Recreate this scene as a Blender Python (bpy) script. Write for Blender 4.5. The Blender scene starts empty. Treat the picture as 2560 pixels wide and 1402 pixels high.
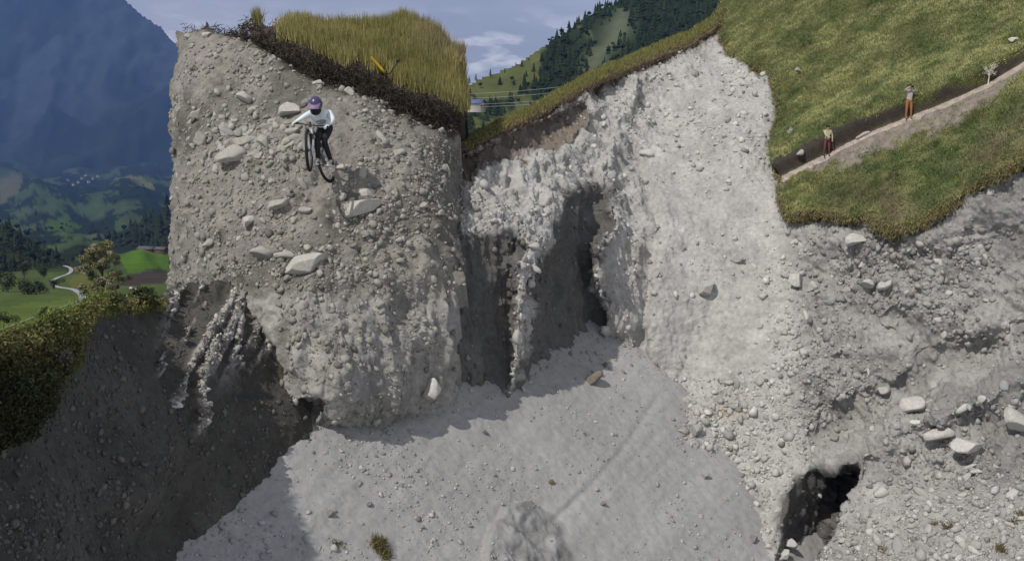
import bpy, bmesh, math, random
import numpy as np
from mathutils import Vector, Matrix, Quaternion
random.seed(7); rng = np.random.default_rng(7)
S = bpy.context.scene
C = S.collection
# ---------------------------------------------------------------- camera, sky, sun, exposure
F = 2400.0; CX, CY = 1280.0, 701.0; HOR = 300.0
PITCH = math.atan((CY - HOR) / F)
FW = np.array([0, math.cos(PITCH), -math.sin(PITCH)]); UP = np.array([0, math.sin(PITCH), math.cos(PITCH)]); RT = np.array([1.0, 0, 0])
cam_d = bpy.data.cameras.new('camera'); cam = bpy.data.objects.new('camera', cam_d); C.objects.link(cam)
cam_d.sensor_width = 36; cam_d.lens = 36 * F / 2560; cam_d.clip_start = .1; cam_d.clip_end = 40000
cam.rotation_euler = (math.pi / 2 - PITCH, 0, 0); S.camera = cam

SUN = np.array([-.45, -.50, .80]); SUN /= np.linalg.norm(SUN)
w = bpy.data.worlds.new('World'); S.world = w; w.use_nodes = True
nt = w.node_tree; nt.nodes.clear()
N = nt.nodes.new; K = nt.links.new
out = N('ShaderNodeOutputWorld'); bg = N('ShaderNodeBackground'); sky = N('ShaderNodeTexSky')
sky.sky_type = 'NISHITA'; sky.sun_disc = False; sky.sun_elevation = math.asin(SUN[2]); sky.sun_rotation = math.atan2(SUN[0], SUN[1])
sky.altitude = 1200; sky.air_density = 1.0; sky.dust_density = 1.5; sky.ozone_density = 1.5
tc = N('ShaderNodeTexCoord'); mp = N('ShaderNodeMapping'); mp.inputs['Scale'].default_value = (1.0, 1.0, 3.4)
K(tc.outputs['Generated'], mp.inputs[0])
n1 = N('ShaderNodeTexNoise'); n1.inputs['Scale'].default_value = 2.6; n1.inputs['Detail'].default_value = 8; n1.inputs['Roughness'].default_value = .55
n2 = N('ShaderNodeTexNoise'); n2.inputs['Scale'].default_value = 17; n2.inputs['Detail'].default_value = 6; n2.inputs['Roughness'].default_value = .5
K(mp.outputs[0], n1.inputs[0]); K(mp.outputs[0], n2.inputs[0])
r1 = N('ShaderNodeMapRange'); r1.inputs[1].default_value = .3; r1.inputs[2].default_value = .62; r1.inputs[3].default_value = .5; r1.inputs[4].default_value = .95
K(n1.outputs[0], r1.inputs[0])
sep = N('ShaderNodeSeparateXYZ'); K(tc.outputs['Generated'], sep.inputs[0])
# cumulus only in a low belt just above the mountains
belt = N('ShaderNodeMapRange'); belt.inputs[1].default_value = .115; belt.inputs[2].default_value = .075; belt.inputs[3].default_value = 0; belt.inputs[4].default_value = 1
K(sep.outputs[2], belt.inputs[0])
r2 = N('ShaderNodeMapRange'); r2.inputs[1].default_value = .5; r2.inputs[2].default_value = .6
K(n2.outputs[0], r2.inputs[0])
cm = N('ShaderNodeMath'); cm.operation = 'MULTIPLY'; K(r2.outputs[0], cm.inputs[0]); K(belt.outputs[0], cm.inputs[1])
m1 = N('ShaderNodeMixRGB'); K(r1.outputs[0], m1.inputs[0]); K(sky.outputs[0], m1.inputs[1]); m1.inputs[2].default_value = (16.5, 17.0, 18.6, 1)
m2 = N('ShaderNodeMixRGB'); K(cm.outputs[0], m2.inputs[0]); K(m1.outputs[0], m2.inputs[1]); m2.inputs[2].default_value = (23, 23, 23.4, 1)
K(m2.outputs[0], bg.inputs[0]); bg.inputs[1].default_value = .05; K(bg.outputs[0], out.inputs[0])
sd = bpy.data.lights.new('sun', 'SUN'); so = bpy.data.objects.new('sun', sd); C.objects.link(so)
sd.energy = 4.5; sd.angle = math.radians(.6); sd.color = (1, .95, .87)
so.rotation_euler = Vector(SUN).to_track_quat('Z', 'Y').to_euler()
S.view_settings.view_transform = 'Standard'; S.view_settings.look = 'None'; S.view_settings.exposure = -.45; S.view_settings.gamma = 1
S.view_settings.use_curve_mapping = False
S.cycles.volume_bounces = 0; S.cycles.max_bounces = 5; S.cycles.diffuse_bounces = 2; S.cycles.volume_step_rate = 4

# ---------------------------------------------------------------- helpers
def P(px, py, d):
    px, py, d = np.broadcast_arrays(np.asarray(px, float), np.asarray(py, float), np.asarray(d, float))
    return d[..., None] * (FW + RT * ((px - CX) / F)[..., None] + UP * ((CY - py) / F)[..., None])
def hash3(ix, iy, iz, s):
    h = (ix.astype(np.int64) * 73856093) ^ (iy.astype(np.int64) * 19349663) ^ (iz.astype(np.int64) * 83492791) ^ (s * 2654435761)
    h = (h ^ (h >> 13)) * 1274126177; h = h ^ (h >> 16)
    return (h & 0xffffff) / float(0xffffff)
def vnoise(p, s=0):
    i = np.floor(p); f = p - i; i = i.astype(np.int64); f = f * f * f * (f * (f * 6 - 15) + 10)
    r = 0
    for a in (0, 1):
        wa = f[:, 0] if a else 1 - f[:, 0]
        for b in (0, 1):
            wb = f[:, 1] if b else 1 - f[:, 1]
            for c in (0, 1):
                wc = f[:, 2] if c else 1 - f[:, 2]
                r = r + wa * wb * wc * hash3(i[:, 0] + a, i[:, 1] + b, i[:, 2] + c, s)
    return r * 2 - 1
def fbm(p, scale, octv=4, s=0, rough=.5):
    r = 0; a = 1; t = 0
    for o in range(octv):
        r = r + a * vnoise(p / scale * (2.03 ** o) + 17.3 * o, s + o); t += a; a *= rough
    return r / t
def worley(p, scale, s=0):
    q = p / scale; i = np.floor(q).astype(np.int64); best = np.full(len(q), 9.0); rid = np.zeros(len(q))
    for a in (-1, 0, 1):
        for b in (-1, 0, 1):
            for c in (-1, 0, 1):
                x, y, z = i[:, 0] + a, i[:, 1] + b, i[:, 2] + c
                cx = x + hash3(x, y, z, s); cy = y + hash3(x, y, z, s + 1); cz = z + hash3(x, y, z, s + 2)
                rr = hash3(x, y, z, s + 3)
                d = np.sqrt((q[:, 0] - cx) ** 2 + (q[:, 1] - cy) ** 2 + (q[:, 2] - cz) ** 2) / (.35 + .65 * rr)
                m = d < best; best[m] = d[m]; rid[m] = rr[m]
    return best, rid
def ss(x, a, b):
    t = np.clip((x - a) / (b - a), 0, 1); return t * t * (3 - 2 * t)
def sdf(px, py, poly):
    """signed distance in the polygon's own units, negative inside"""
    poly = np.array(poly, float); d = np.full(px.shape, 1e9); ins = np.zeros(px.shape, bool)
    for k in range(len(poly)):
        a, b = poly[k], poly[(k + 1) % len(poly)]
        e = b - a; wx, wy = px - a[0], py - a[1]
        t = np.clip((wx * e[0] + wy * e[1]) / max(e @ e, 1e-9), 0, 1)
        d = np.minimum(d, (wx - e[0] * t) ** 2 + (wy - e[1] * t) ** 2)
        if a[1] != b[1]:
            c = ((a[1] > py) != (b[1] > py)) & (px < (b[0] - a[0]) * (py - a[1]) / (b[1] - a[1]) + a[0]); ins ^= c
    d = np.sqrt(d); return np.where(ins, -d, d)
def seg(px, py, line):
    """distance to a polyline, signed side (+ above), and parameter"""
    line = np.array(line, float); best = np.full(px.shape, 1e9); side = np.zeros(px.shape); par = np.zeros(px.shape); acc = 0
    tot = np.sum(np.hypot(*(line[1:] - line[:-1]).T))
    for k in range(len(line) - 1):
        a, b = line[k], line[k + 1]; e = b - a; L = math.hypot(*e); wx, wy = px - a[0], py - a[1]
        t = np.clip((wx * e[0] + wy * e[1]) / (L * L), 0, 1)
        d = np.hypot(wx - e[0] * t, wy - e[1] * t); m = d < best
        best[m] = d[m]; side[m] = np.sign(-(e[0] * wy - e[1] * wx))[m]; par[m] = ((acc + t * L) / tot)[m]; acc += L
    return best, side, par
def rbf(pts):
    A = np.array(pts, float); xy = A[:, :2] / 500; v = 1 / A[:, 2]; n = len(A)
    def U(r2): return np.where(r2 > 0, r2 * np.log(np.maximum(r2, 1e-12)), 0)
    r2 = ((xy[:, None] - xy[None]) ** 2).sum(2); Km = U(r2) + 2e-3 * np.eye(n)
    Pm = np.c_[np.ones(n), xy]; M = np.block([[Km, Pm], [Pm.T, np.zeros((3, 3))]])
    sol = np.linalg.solve(M, np.r_[v, 0, 0, 0]); wv, a = sol[:n], sol[n:]
    def f(px, py):
        o = a[0] + a[1] * px / 500 + a[2] * py / 500
        for k in range(n):
            o = o + wv[k] * U((px / 500 - xy[k, 0]) ** 2 + (py / 500 - xy[k, 1]) ** 2)
        return o
    return f
def tag(o, label=None, cat=None, group=None, kind=None):
    if label: o['label'] = label
    if cat: o['category'] = cat
    if group: o['group'] = group
    if kind: o['kind'] = kind
    return o
def empty(name, loc, **kw):
    o = bpy.data.objects.new(name, None); C.objects.link(o); o.location = Vector(loc); o.empty_display_size = .2
    return tag(o, **kw)
def mesh_np(name, V, Fc, mat, parent=None, smooth=False, col=None, mats=None, midx=None):
    """V (n,3); Fc list of arrays (m,3) or (m,4)"""
    me = bpy.data.meshes.new(name); V = np.asarray(V, float)
    if not isinstance(Fc, list): Fc = [Fc]
    Fc = [np.asarray(f, np.int32) for f in Fc if len(f)]
    loops = np.concatenate([f.ravel() for f in Fc]); tot = np.concatenate([np.full(len(f), f.shape[1], np.int32) for f in Fc])
    st = np.concatenate([[0], np.cumsum(tot)[:-1]]).astype(np.int32)
    me.vertices.add(len(V)); me.vertices.foreach_set('co', V.astype(np.float32).ravel())
    me.loops.add(len(loops)); me.loops.foreach_set('vertex_index', loops.astype(np.int32))
    me.polygons.add(len(tot)); me.polygons.foreach_set('loop_start', st)
    try: me.polygons.foreach_set('loop_total', tot)
    except Exception: pass
    if smooth: me.polygons.foreach_set('use_smooth', np.ones(len(tot), bool))
    for m in (mats or [mat]): me.materials.append(m)
    if midx is not None: me.polygons.foreach_set('material_index', np.asarray(midx, np.int32))
    if col is not None:
        a = me.color_attributes.new('col', 'FLOAT_COLOR', 'POINT')
        cc = np.c_[np.asarray(col, float), np.ones(len(V))].astype(np.float32)
        a.data.foreach_set('color', cc.ravel())
    me.update(calc_edges=True); me.validate()
    o = bpy.data.objects.new(name, me); C.objects.link(o)
    if parent:
        o.parent = parent; o.matrix_parent_inverse = Matrix.Translation(parent.location).inverted()
    return o
def material(name, base=None, attr=True, rough=.95, bump=.0, bscale=8, var=.25, vscale=6, spec=.2, fine=None):
    m = bpy.data.materials.new(name); m.use_nodes = True; t = m.node_tree; b = t.nodes['Principled BSDF']
    b.inputs['Roughness'].default_value = rough; b.inputs['Specular IOR Level'].default_value = spec
    tc = t.nodes.new('ShaderNodeTexCoord')
    if attr: s = t.nodes.new('ShaderNodeAttribute'); s.attribute_name = 'col'; src = s.outputs['Color']
    else: s = t.nodes.new('ShaderNodeRGB'); s.outputs[0].default_value = (*base, 1); src = s.outputs[0]
    if var:
        n = t.nodes.new('ShaderNodeTexNoise'); n.inputs['Scale'].default_value = vscale; n.inputs['Detail'].default_value = 7; n.inputs['Roughness'].default_value = .65
        t.links.new(tc.outputs['Object'], n.inputs[0])
        r = t.nodes.new('ShaderNodeMapRange'); r.inputs[1].default_value = .3; r.inputs[2].default_value = .7; r.inputs[3].default_value = 1 - var; r.inputs[4].default_value = 1 + var
        t.links.new(n.outputs[0], r.inputs[0])
        mx = t.nodes.new('ShaderNodeVectorMath'); mx.operation = 'SCALE'; t.links.new(src, mx.inputs[0]); t.links.new(r.outputs[0], mx.inputs['Scale']); src = mx.outputs[0]
    t.links.new(src, b.inputs['Base Color'])
    if bump:
        n = t.nodes.new('ShaderNodeTexNoise'); n.inputs['Scale'].default_value = bscale; n.inputs['Detail'].default_value = 6; n.inputs['Roughness'].default_value = .7
        t.links.new(tc.outputs['Object'], n.inputs[0]); bn = t.nodes.new('ShaderNodeBump'); bn.inputs['Strength'].default_value = bump; bn.inputs['Distance'].default_value = fine or .1
        t.links.new(n.outputs[0], bn.inputs['Height']); t.links.new(bn.outputs[0], b.inputs['Normal'])
    return m
M_moraine = material('moraine', bump=.7, bscale=9, fine=.12, var=.22, vscale=5)
M_scree = material('scree_silt', bump=.45, bscale=7, fine=.06, var=.12, vscale=4)
M_rock = material('rock', bump=.5, bscale=14, fine=.04, var=.2, vscale=10)
M_turf = material('turf_soil', bump=.6, bscale=10, fine=.1, var=.3, vscale=4)
M_leaf = material('leaves', var=.15, vscale=3, rough=.8)
M_far = material('far_land', var=.25, vscale=.01, rough=1, spec=0)
M_valley = material('valley_land', var=.2, vscale=.05, rough=1, spec=0)
M_bark = material('bark', base=(.07, .055, .04), attr=False, var=.3, bump=.5, bscale=10)
def flat(name, c, rough=.6, spec=.3, var=.08): return material(name, base=c, attr=False, rough=rough, spec=spec, var=var, vscale=12)

class Sheet: pass
def grid_sheet(name, x0, x1, y0, y1, step, qf, disp, colf, mat, keep=None, skirt=0, kind='structure', skirt_dir=None, smooth=False, stepy=None):
    xs = np.arange(x0, x1 + .1, step); ys = np.arange(y0, y1 + .1, stepy or step); gx, gy = np.meshgrid(xs, ys); sh = gx.shape
    pos = P(gx, gy, 1 / qf(gx, gy)); du = np.gradient(pos, axis=1); dv = np.gradient(pos, axis=0)
    nr = np.cross(dv, du); nr /= np.linalg.norm(nr, axis=2, keepdims=True) + 1e-12
    flip = (nr * pos).sum(2) > 0; nr[flip] *= -1
    p = pos.reshape(-1, 3)
    nb = nr.copy()   # broad normals, smoothed, so that steep steps displace sensibly
    for _ in range(3): nb[1:-1, 1:-1] = (nb[1:-1, 1:-1] + nb[:-2, 1:-1] + nb[2:, 1:-1] + nb[1:-1, :-2] + nb[1:-1, 2:]) / 5
    d = disp(p, gx.ravel(), gy.ravel()) if disp else 0
    pos = (p + nb.reshape(-1, 3) * np.asarray(d).reshape(-1, 1)).reshape(*sh, 3)
    idx = np.arange(gx.size).reshape(sh)
    q = np.stack([idx[:-1, :-1], idx[1:, :-1], idx[1:, 1:], idx[:-1, 1:]], -1)
    cxm, cym = gx[:-1, :-1] + step / 2, gy[:-1, :-1] + step / 2
    km = keep(cxm, cym) if keep else np.ones(cxm.shape, bool)
    faces = q[km]
    V = pos.reshape(-1, 3)
    du = np.gradient(pos, axis=1); dv = np.gradient(pos, axis=0); nr = np.cross(dv, du); nr /= np.linalg.norm(nr, axis=2, keepdims=True) + 1e-12
    nr[(nr * pos).sum(2) > 0] *= -1
    col = colf(V, gx.ravel(), gy.ravel(), nr.reshape(-1, 3))
    used = np.zeros(len(V), bool); used[faces.ravel()] = True
    FF = [faces]; VV = V; CC = col
    if skirt:
        e = np.concatenate([faces[:, [0, 1]], faces[:, [1, 2]], faces[:, [2, 3]], faces[:, [3, 0]]])
        key = np.sort(e, 1); k64 = key[:, 0].astype(np.int64) * (len(V) + 1) + key[:, 1]
        u, inv, cnt = np.unique(k64, return_inverse=True, return_counts=True); be = e[cnt[inv] == 1]
        bv = np.unique(be); mp_ = -np.ones(len(V), int); mp_[bv] = len(V) + np.arange(len(bv))
        dr = -nr.reshape(-1, 3)[bv] if skirt_dir is None else np.broadcast_to(np.array(skirt_dir, float), (len(bv), 3))
        VV = np.r_[V, V[bv] + dr * skirt]; CC = np.r_[col, col[bv]]
        FF = [np.r_[faces, np.c_[be[:, 1], be[:, 0], mp_[be[:, 0]], mp_[be[:, 1]]]]]; used = np.r_[used, np.ones(len(bv), bool)]
    remap = np.cumsum(used) - 1
    o = mesh_np(name, VV[used], [remap[f] for f in FF], mat, col=CC[used], smooth=smooth)
    if kind: o['kind'] = kind
    s = Sheet(); s.o = o; s.pos = pos; s.nr = nr; s.gx = gx; s.gy = gy; s.x0 = x0; s.y0 = y0; s.st = step; s.sty = stepy or step; s.keep = km
    def at(px, py):
        i = int(round((py - s.y0) / s.sty)); j = int(round((px - s.x0) / s.st)); i = min(max(i, 0), sh[0] - 1); j = min(max(j, 0), sh[1] - 1)
        return s.pos[i, j], s.nr[i, j]
    s.at = at
    return s
# rocks
def rock_templates(n, sub):
    T = []
    for k in range(n):
        bm = bmesh.new(); bmesh.ops.create_icosphere(bm, subdivisions=sub, radius=1)
        V = np.array([v.co[:] for v in bm.verts]); Fc = np.array([[v.index for v in f.verts] for f in bm.faces]); bm.free()
        r = np.random.default_rng(100 + k)
        for _ in range(9):   # cut flats: stones are faceted and blunt
            nn = r.normal(size=3); nn /= np.linalg.norm(nn); h = r.uniform(.38, .85); dd = V @ nn - h; m = dd > 0; V[m] -= np.outer(dd[m], nn) * .97
        V = V * (1 + .10 * fbm(V + k * 9, .8, 3, k)[:, None]); V[:, 2] *= r.uniform(.5, .85); V[:, 1] *= r.uniform(.7, 1)
        T.append((V, Fc))
    return T
T1 = rock_templates(12, 1); T2 = rock_templates(16, 2); T3 = rock_templates(14, 4)
def frames(nr, r):
    """random frames whose z leans along nr"""
    n = len(nr); a = r.normal(size=(n, 3)); t = np.cross(nr, a); t /= np.linalg.norm(t, axis=1, keepdims=True) + 1e-9
    b = np.cross(nr, t); return np.stack([t, b, nr], 2)
def scatter_rocks(name, pts, nrs, sizes, cols, T, mat, parent=None, seed=0, sink=.3):
    r = np.random.default_rng(seed); n = len(pts); R = frames(nrs, r); Vs, Fs, Cs = [], [], []; off = 0
    pick = r.integers(0, len(T), n); asp = r.uniform(.65, 1.35, (n, 3))
    for k in range(len(T)):
        m = np.where(pick == k)[0]
        if not len(m): continue
        V, Fc = T[k]
        v = V[None] * asp[m][:, None] * sizes[m][:, None, None]; v = np.einsum('nij,nvj->nvi', R[m], v) + pts[m][:, None] + nrs[m][:, None] * (sizes[m] * (.5 - sink))[:, None, None]
        f = Fc[None] + (np.arange(len(m)) * len(V))[:, None, None] + off
        Vs.append(v.reshape(-1, 3)); Fs.append(f.reshape(-1, 3)); Cs.append(np.repeat(cols[m], len(V), 0)); off += len(m) * len(V)
    return mesh_np(name, np.concatenate(Vs), np.concatenate(Fs), mat, parent=parent, col=np.concatenate(Cs))
rock_mesh_cache = {}
def rock_mesh(k, T, colr, tname):
    key = (k, tname, colr)
    if key not in rock_mesh_cache:
        V, Fc = T[k]; o = mesh_np('stone', V, Fc, M_rock, smooth=(tname == 'T3'), col=np.tile(colr, (len(V), 1)))
        rock_mesh_cache[key] = o.data; bpy.data.objects.remove(o)
    return rock_mesh_cache[key]
GREYS = [(.40, .39, .36), (.34, .33, .31), (.46, .45, .42), (.30, .30, .29)]
def put_stone(pos, nr, size, parent, T=T2, tname='T2', name='stone', r=None):
    k = r.integers(0, len(T)); c = GREYS[r.integers(0, 4)]
    o = bpy.data.objects.new(name, rock_mesh(int(k), T, c, tname)); C.objects.link(o)
    R = frames(np.array([nr]), r)[0]; M = Matrix(R.tolist()).to_4x4()
    M = Matrix.Translation(Vector(pos + nr * size * .02)) @ M @ Matrix.Diagonal((size * r.uniform(.8, 1.4), size * r.uniform(.7, 1), size * r.uniform(.55, .9), 1))
    o.matrix_world = M
    if parent:
        o.parent = parent; o.matrix_parent_inverse = Matrix.Translation(parent.location).inverted()
    return o
def boulder(sheet, px, py, w_, h_, label, k=0, colr=(.42, .41, .38), rot=0, lift=.35, group=None, flatn=.8):
    pos, nr = sheet.at(px, py); d = float(pos @ FW); a = w_ / 1.75 / F * d; b = h_ / 1.8 / F * d
    V, Fc = T3[k % len(T3)]; ex = np.abs(V).max(0); V = V / ex
    ca, sa = math.cos(math.radians(rot)), math.sin(math.radians(rot))
    ax = RT * ca + np.array([0, 0, 1.0]) * sa; az = -RT * sa + np.array([0, 0, 1.0]) * ca; ay = np.cross(az, ax)
    v = V[:, :1] * a * ax + V[:, 1:2] * min(a, b * 1.3) * ay + V[:, 2:3] * b * az
    o = mesh_np('boulder', v, Fc, M_rock, col=np.tile(colr, (len(V), 1)), smooth=False)
    o.location = Vector(pos + nr * b * lift); return tag(o, label, 'boulder', group)
def blades(name, pts, nrs, n_bl, hgt, wid, cols, spread, mat=M_leaf, lean=.35, seed=0, up=None, kind='stuff', parent=None, jit=.12):
    r = np.random.default_rng(seed); n = len(pts) * n_bl; base = np.repeat(pts, n_bl, 0); up_ = np.array([0, 0, 1.0]) if up is None else up
    nn = np.repeat(nrs, n_bl, 0); off = r.normal(size=(n, 3)) * spread; off -= nn * (off * nn).sum(1, keepdims=True); base = base + off - nn * .03
    h = hgt * r.uniform(.5, 1.3, n)[:, None]; dr = up_ * .75 + nn * .4 + r.normal(size=(n, 3)) * lean; dr /= np.linalg.norm(dr, axis=1, keepdims=True)
    sd_ = np.cross(dr, r.normal(size=(n, 3))); sd_ /= np.linalg.norm(sd_, axis=1, keepdims=True); ww = wid * r.uniform(.6, 1.3, n)[:, None]
    V = np.stack([base - sd_ * ww, base + sd_ * ww, base + dr * h], 1).reshape(-1, 3); Fc = np.arange(3 * n).reshape(-1, 3)
    cc = np.repeat(cols, n_bl, 0) * (1 + r.uniform(-jit, jit, (n, 1))); cc = np.repeat(cc, 3, 0)
    o = mesh_np(name, V, Fc, mat, col=np.clip(cc, .003, 1), parent=parent)
    if kind: o['kind'] = kind
    return o
def leaf_cloud(name, centers, radii, per, size, cols, seed=0, parent=None, mat=M_leaf, kind=None, shell=.55):
    r = np.random.default_rng(seed); centers = np.asarray(centers, float); radii = np.asarray(radii, float); n = len(centers) * per
    u = r.normal(size=(n, 3)); u /= np.linalg.norm(u, axis=1, keepdims=True); rad = r.uniform(shell, 1, n) ** .7
    p = np.repeat(centers, per, 0) + u * rad[:, None] * np.repeat(radii, per, 0)
    a = r.normal(size=(n, 3)); a /= np.linalg.norm(a, axis=1, keepdims=True); b = np.cross(a, r.normal(size=(n, 3))); b /= np.linalg.norm(b, axis=1, keepdims=True)
    s = (np.repeat(np.broadcast_to(np.asarray(size, float), (len(centers),)), per) * r.uniform(.5, 1.3, n))[:, None]
    V = np.stack([p - a * s, p + b * s * .6, p + a * s, p - b * s * .6], 1).reshape(-1, 3)
    cc = np.repeat(np.asarray(cols, float).reshape(-1, 3) if np.ndim(cols) > 1 else np.tile(cols, (len(centers), 1)), per, 0) * (1 + r.uniform(-.25, .25, (n, 1)))
    o = mesh_np(name, V, np.arange(4 * n).reshape(-1, 4), mat, col=np.clip(np.repeat(cc, 4, 0), .003, 1), parent=parent)
    if kind: o['kind'] = kind
    return o
def tube_np(pts, rad, seg_=8, cap=True):
    pts = np.asarray(pts, float); rad = np.broadcast_to(np.asarray(rad, float), (len(pts),)); V = []; t = np.gradient(pts, axis=0); t /= np.linalg.norm(t, axis=1, keepdims=True)
    ref = np.array([0.12, .2, 1.0]) if abs(t[0][2]) < .9 else np.array([1.0, .1, 0])
    for k in range(len(pts)):
        a = np.cross(t[k], ref); a /= np.linalg.norm(a); b = np.cross(t[k], a)
        for j in range(seg_):
            th = 2 * math.pi * j / seg_; V.append(pts[k] + rad[k] * (math.cos(th) * a + math.sin(th) * b))
    Fq = [[k * seg_ + j, k * seg_ + (j + 1) % seg_, (k + 1) * seg_ + (j + 1) % seg_, (k + 1) * seg_ + j] for k in range(len(pts) - 1) for j in range(seg_)]
    V = list(V); Ft = []
    if cap:
        for e, k in ((0, 0), (1, len(pts) - 1)):
            V.append(pts[k]); c = len(V) - 1
            for j in range(seg_): Ft.append([c, k * seg_ + j, k * seg_ + (j + 1) % seg_])
    return np.array(V), np.array(Fq), np.array(Ft).reshape(-1, 3)
def tubes(name, lst, mat, parent=None, seg_=8, smooth=True):
    VV, Q, T = [], [], []; off = 0
    for pts, rad in lst:
        v, q, t = tube_np(pts, rad, seg_); VV.append(v); Q.append(q + off); T.append(t + off); off += len(v)
    return mesh_np(name, np.concatenate(VV), [np.concatenate(Q), np.concatenate(T)], mat, parent=parent, smooth=smooth)

# ================================================================= THE NEAR LAND
MB_, MC_ = .9e-5, 1.0e-5
def q_meadow(px, py): return .02326 + (px - 2270) * MB_ + (py - 290) * MC_
def q_scree(px, py): return .02326 - 8.83e-6 * (px - 1510) + 1.419e-5 * (py - 800)
MEADOW = [(1790, -160), (1801, 40), (1808, 100), (1822, 128), (1860, 152), (1884, 172), (1926, 182), (1934, 205), (1946, 250), (1950, 295), (1936, 330), (1938, 400), (1950, 445), (1954, 500), (1970, 545), (2040, 528), (2110, 545), (2160, 536), (2196, 566), (2232, 578), (2290, 562), (2370, 514), (2430, 462), (2500, 432), (2560, 400), (2700, 330), (2720, -160)]
PATH = [(1938, 458), (2000, 424), (2065, 393), (2160, 344), (2270, 300), (2370, 262), (2470, 218), (2560, 166), (2640, 110), (2720, 50)]
CREST = [(1060, 425), (1165, 372), (1250, 332), (1360, 280), (1480, 215), (1600, 165), (1740, 108), (1790, 70), (1812, 30)]

def grey(p, warm=0, s=0):
    n = fbm(p, 3.0, 3, 40 + s)[:, None]; m = fbm(p, .7, 3, 50 + s)[:, None]
    return np.array([.385, .378, .36]) * (1 + .12 * n + .20 * m) + warm
def cong(p, a1=.30, a2=.10, a3=.07, s=0):
    """broken, stony moraine relief in metres"""
    w1, r1_ = worley(p * np.array([1, 1, .8]), .62, s + 3); w2, r2_ = worley(p, .27, s + 9)
    m = ss(fbm(p, 2.2, 2, s + 77), -.25, .3)
    return a1 * fbm(p, 1.7, 5, s, .55) + a2 * (1 - ss(w1, .25, .8)) * (.3 + r1_) * (.35 + .65 * m) + a3 * (1 - ss(w2, .3, .8)) * r2_ * (.4 + .6 * m)

# ---- ravine cliff (white face, alcoves, right cliff)
pts = []
for (x, y) in [(1815, 110), (1860, 150), (1925, 185), (1950, 300), (1940, 400), (1950, 450), (1960, 540), (2050, 535), (2130, 550), (2225, 580), (2370, 520), (2500, 440), (2640, 370)]:
    pts.append((x, y, 1 / q_meadow(x, y) + .45))
for (x, y) in [(2000, 250), (2200, 300), (2400, 300), (2600, 200), (2000, 50)]: pts.append((x, y, 1 / q_meadow(x, y) + 2.5))
pts += [(1740, 108, 57.5), (1600, 165, 54), (1480, 215, 49.5), (1360, 278, 45), (1250, 332, 41.5), (1165, 375, 39), (1060, 425, 38),
        (1650, 300, 51), (1750, 300, 50.3), (1850, 400, 46.6), (1850, 300, 49.4), (1550, 450, 45), (1400, 450, 40.5), (1200, 460, 36.6), (1200, 600, 35.0), (1300, 700, 35.4), (1285, 975, 35.8), (1290, 1100, 37),
        (1420, 600, 38), (1535, 650, 41.2), (1600, 800, 41.8), (1530, 790, 41.7), (1420, 880, 39.2), (1510, 930, 43.5), (1600, 905, 41.8), (1690, 960, 41.5), (1700, 1100, 38.9), (1800, 1160, 39.1), (1940, 1185, 38.3), (1945, 1390, 35.4),
        (1750, 600, 44), (1750, 850, 42.2), (1850, 1000, 40.2), (1950, 800, 41.2), (2000, 1000, 39.2), (1950, 650, 43.2),
        (2100, 700, 40.6), (2300, 700, 38.5), (2550, 600, 36.6), (2550, 850, 35.6), (2300, 900, 37.3), (2100, 1000, 38.4), (2300, 1050, 35.6), (2500, 1050, 33.6), (2550, 1150, 33.2), (2300, 1200, 34.5), (2100, 1250, 35.6),
        (2030, 1400, 34.6), (2300, 1400, 31.6), (2600, 1400, 29.6), (2640, 1460, 28.8), (2100, 1460, 33.2), (1700, 1300, 37.5), (1700, 1460, 37), (1060, 1100, 36), (1060, 700, 34)]
fR = rbf(pts)
ALC1 = [(1060, 600), (1175, 592), (1240, 570), (1300, 575), (1318, 620), (1293, 660), (1284, 740), (1282, 850), (1274, 960), (1262, 1010), (1060, 1110)]
ALC2 = [(1425, 470), (1480, 440), (1545, 470), (1528, 530), (1540, 565), (1492, 615), (1487, 700), (1512, 800), (1505, 840), (1400, 910), (1272, 1010), (1310, 900), (1335, 800), (1338, 700), (1385, 600), (1405, 520)]
BAND = [(1060, 440), (1165, 384), (1250, 346), (1360, 296), (1470, 238), (1478, 300), (1400, 372), (1310, 384), (1200, 425), (1060, 500)]
CAV = [(1985, 1196), (2040, 1170), (2080, 1180), (2136, 1178), (2122, 1250), (2072, 1310), (2012, 1450), (1932, 1450), (1948, 1300), (1962, 1230)]
CAVS = [(2245, 745), (2300, 755), (2290, 800), (2250, 842), (2238, 812), (2190, 800)]
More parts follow.
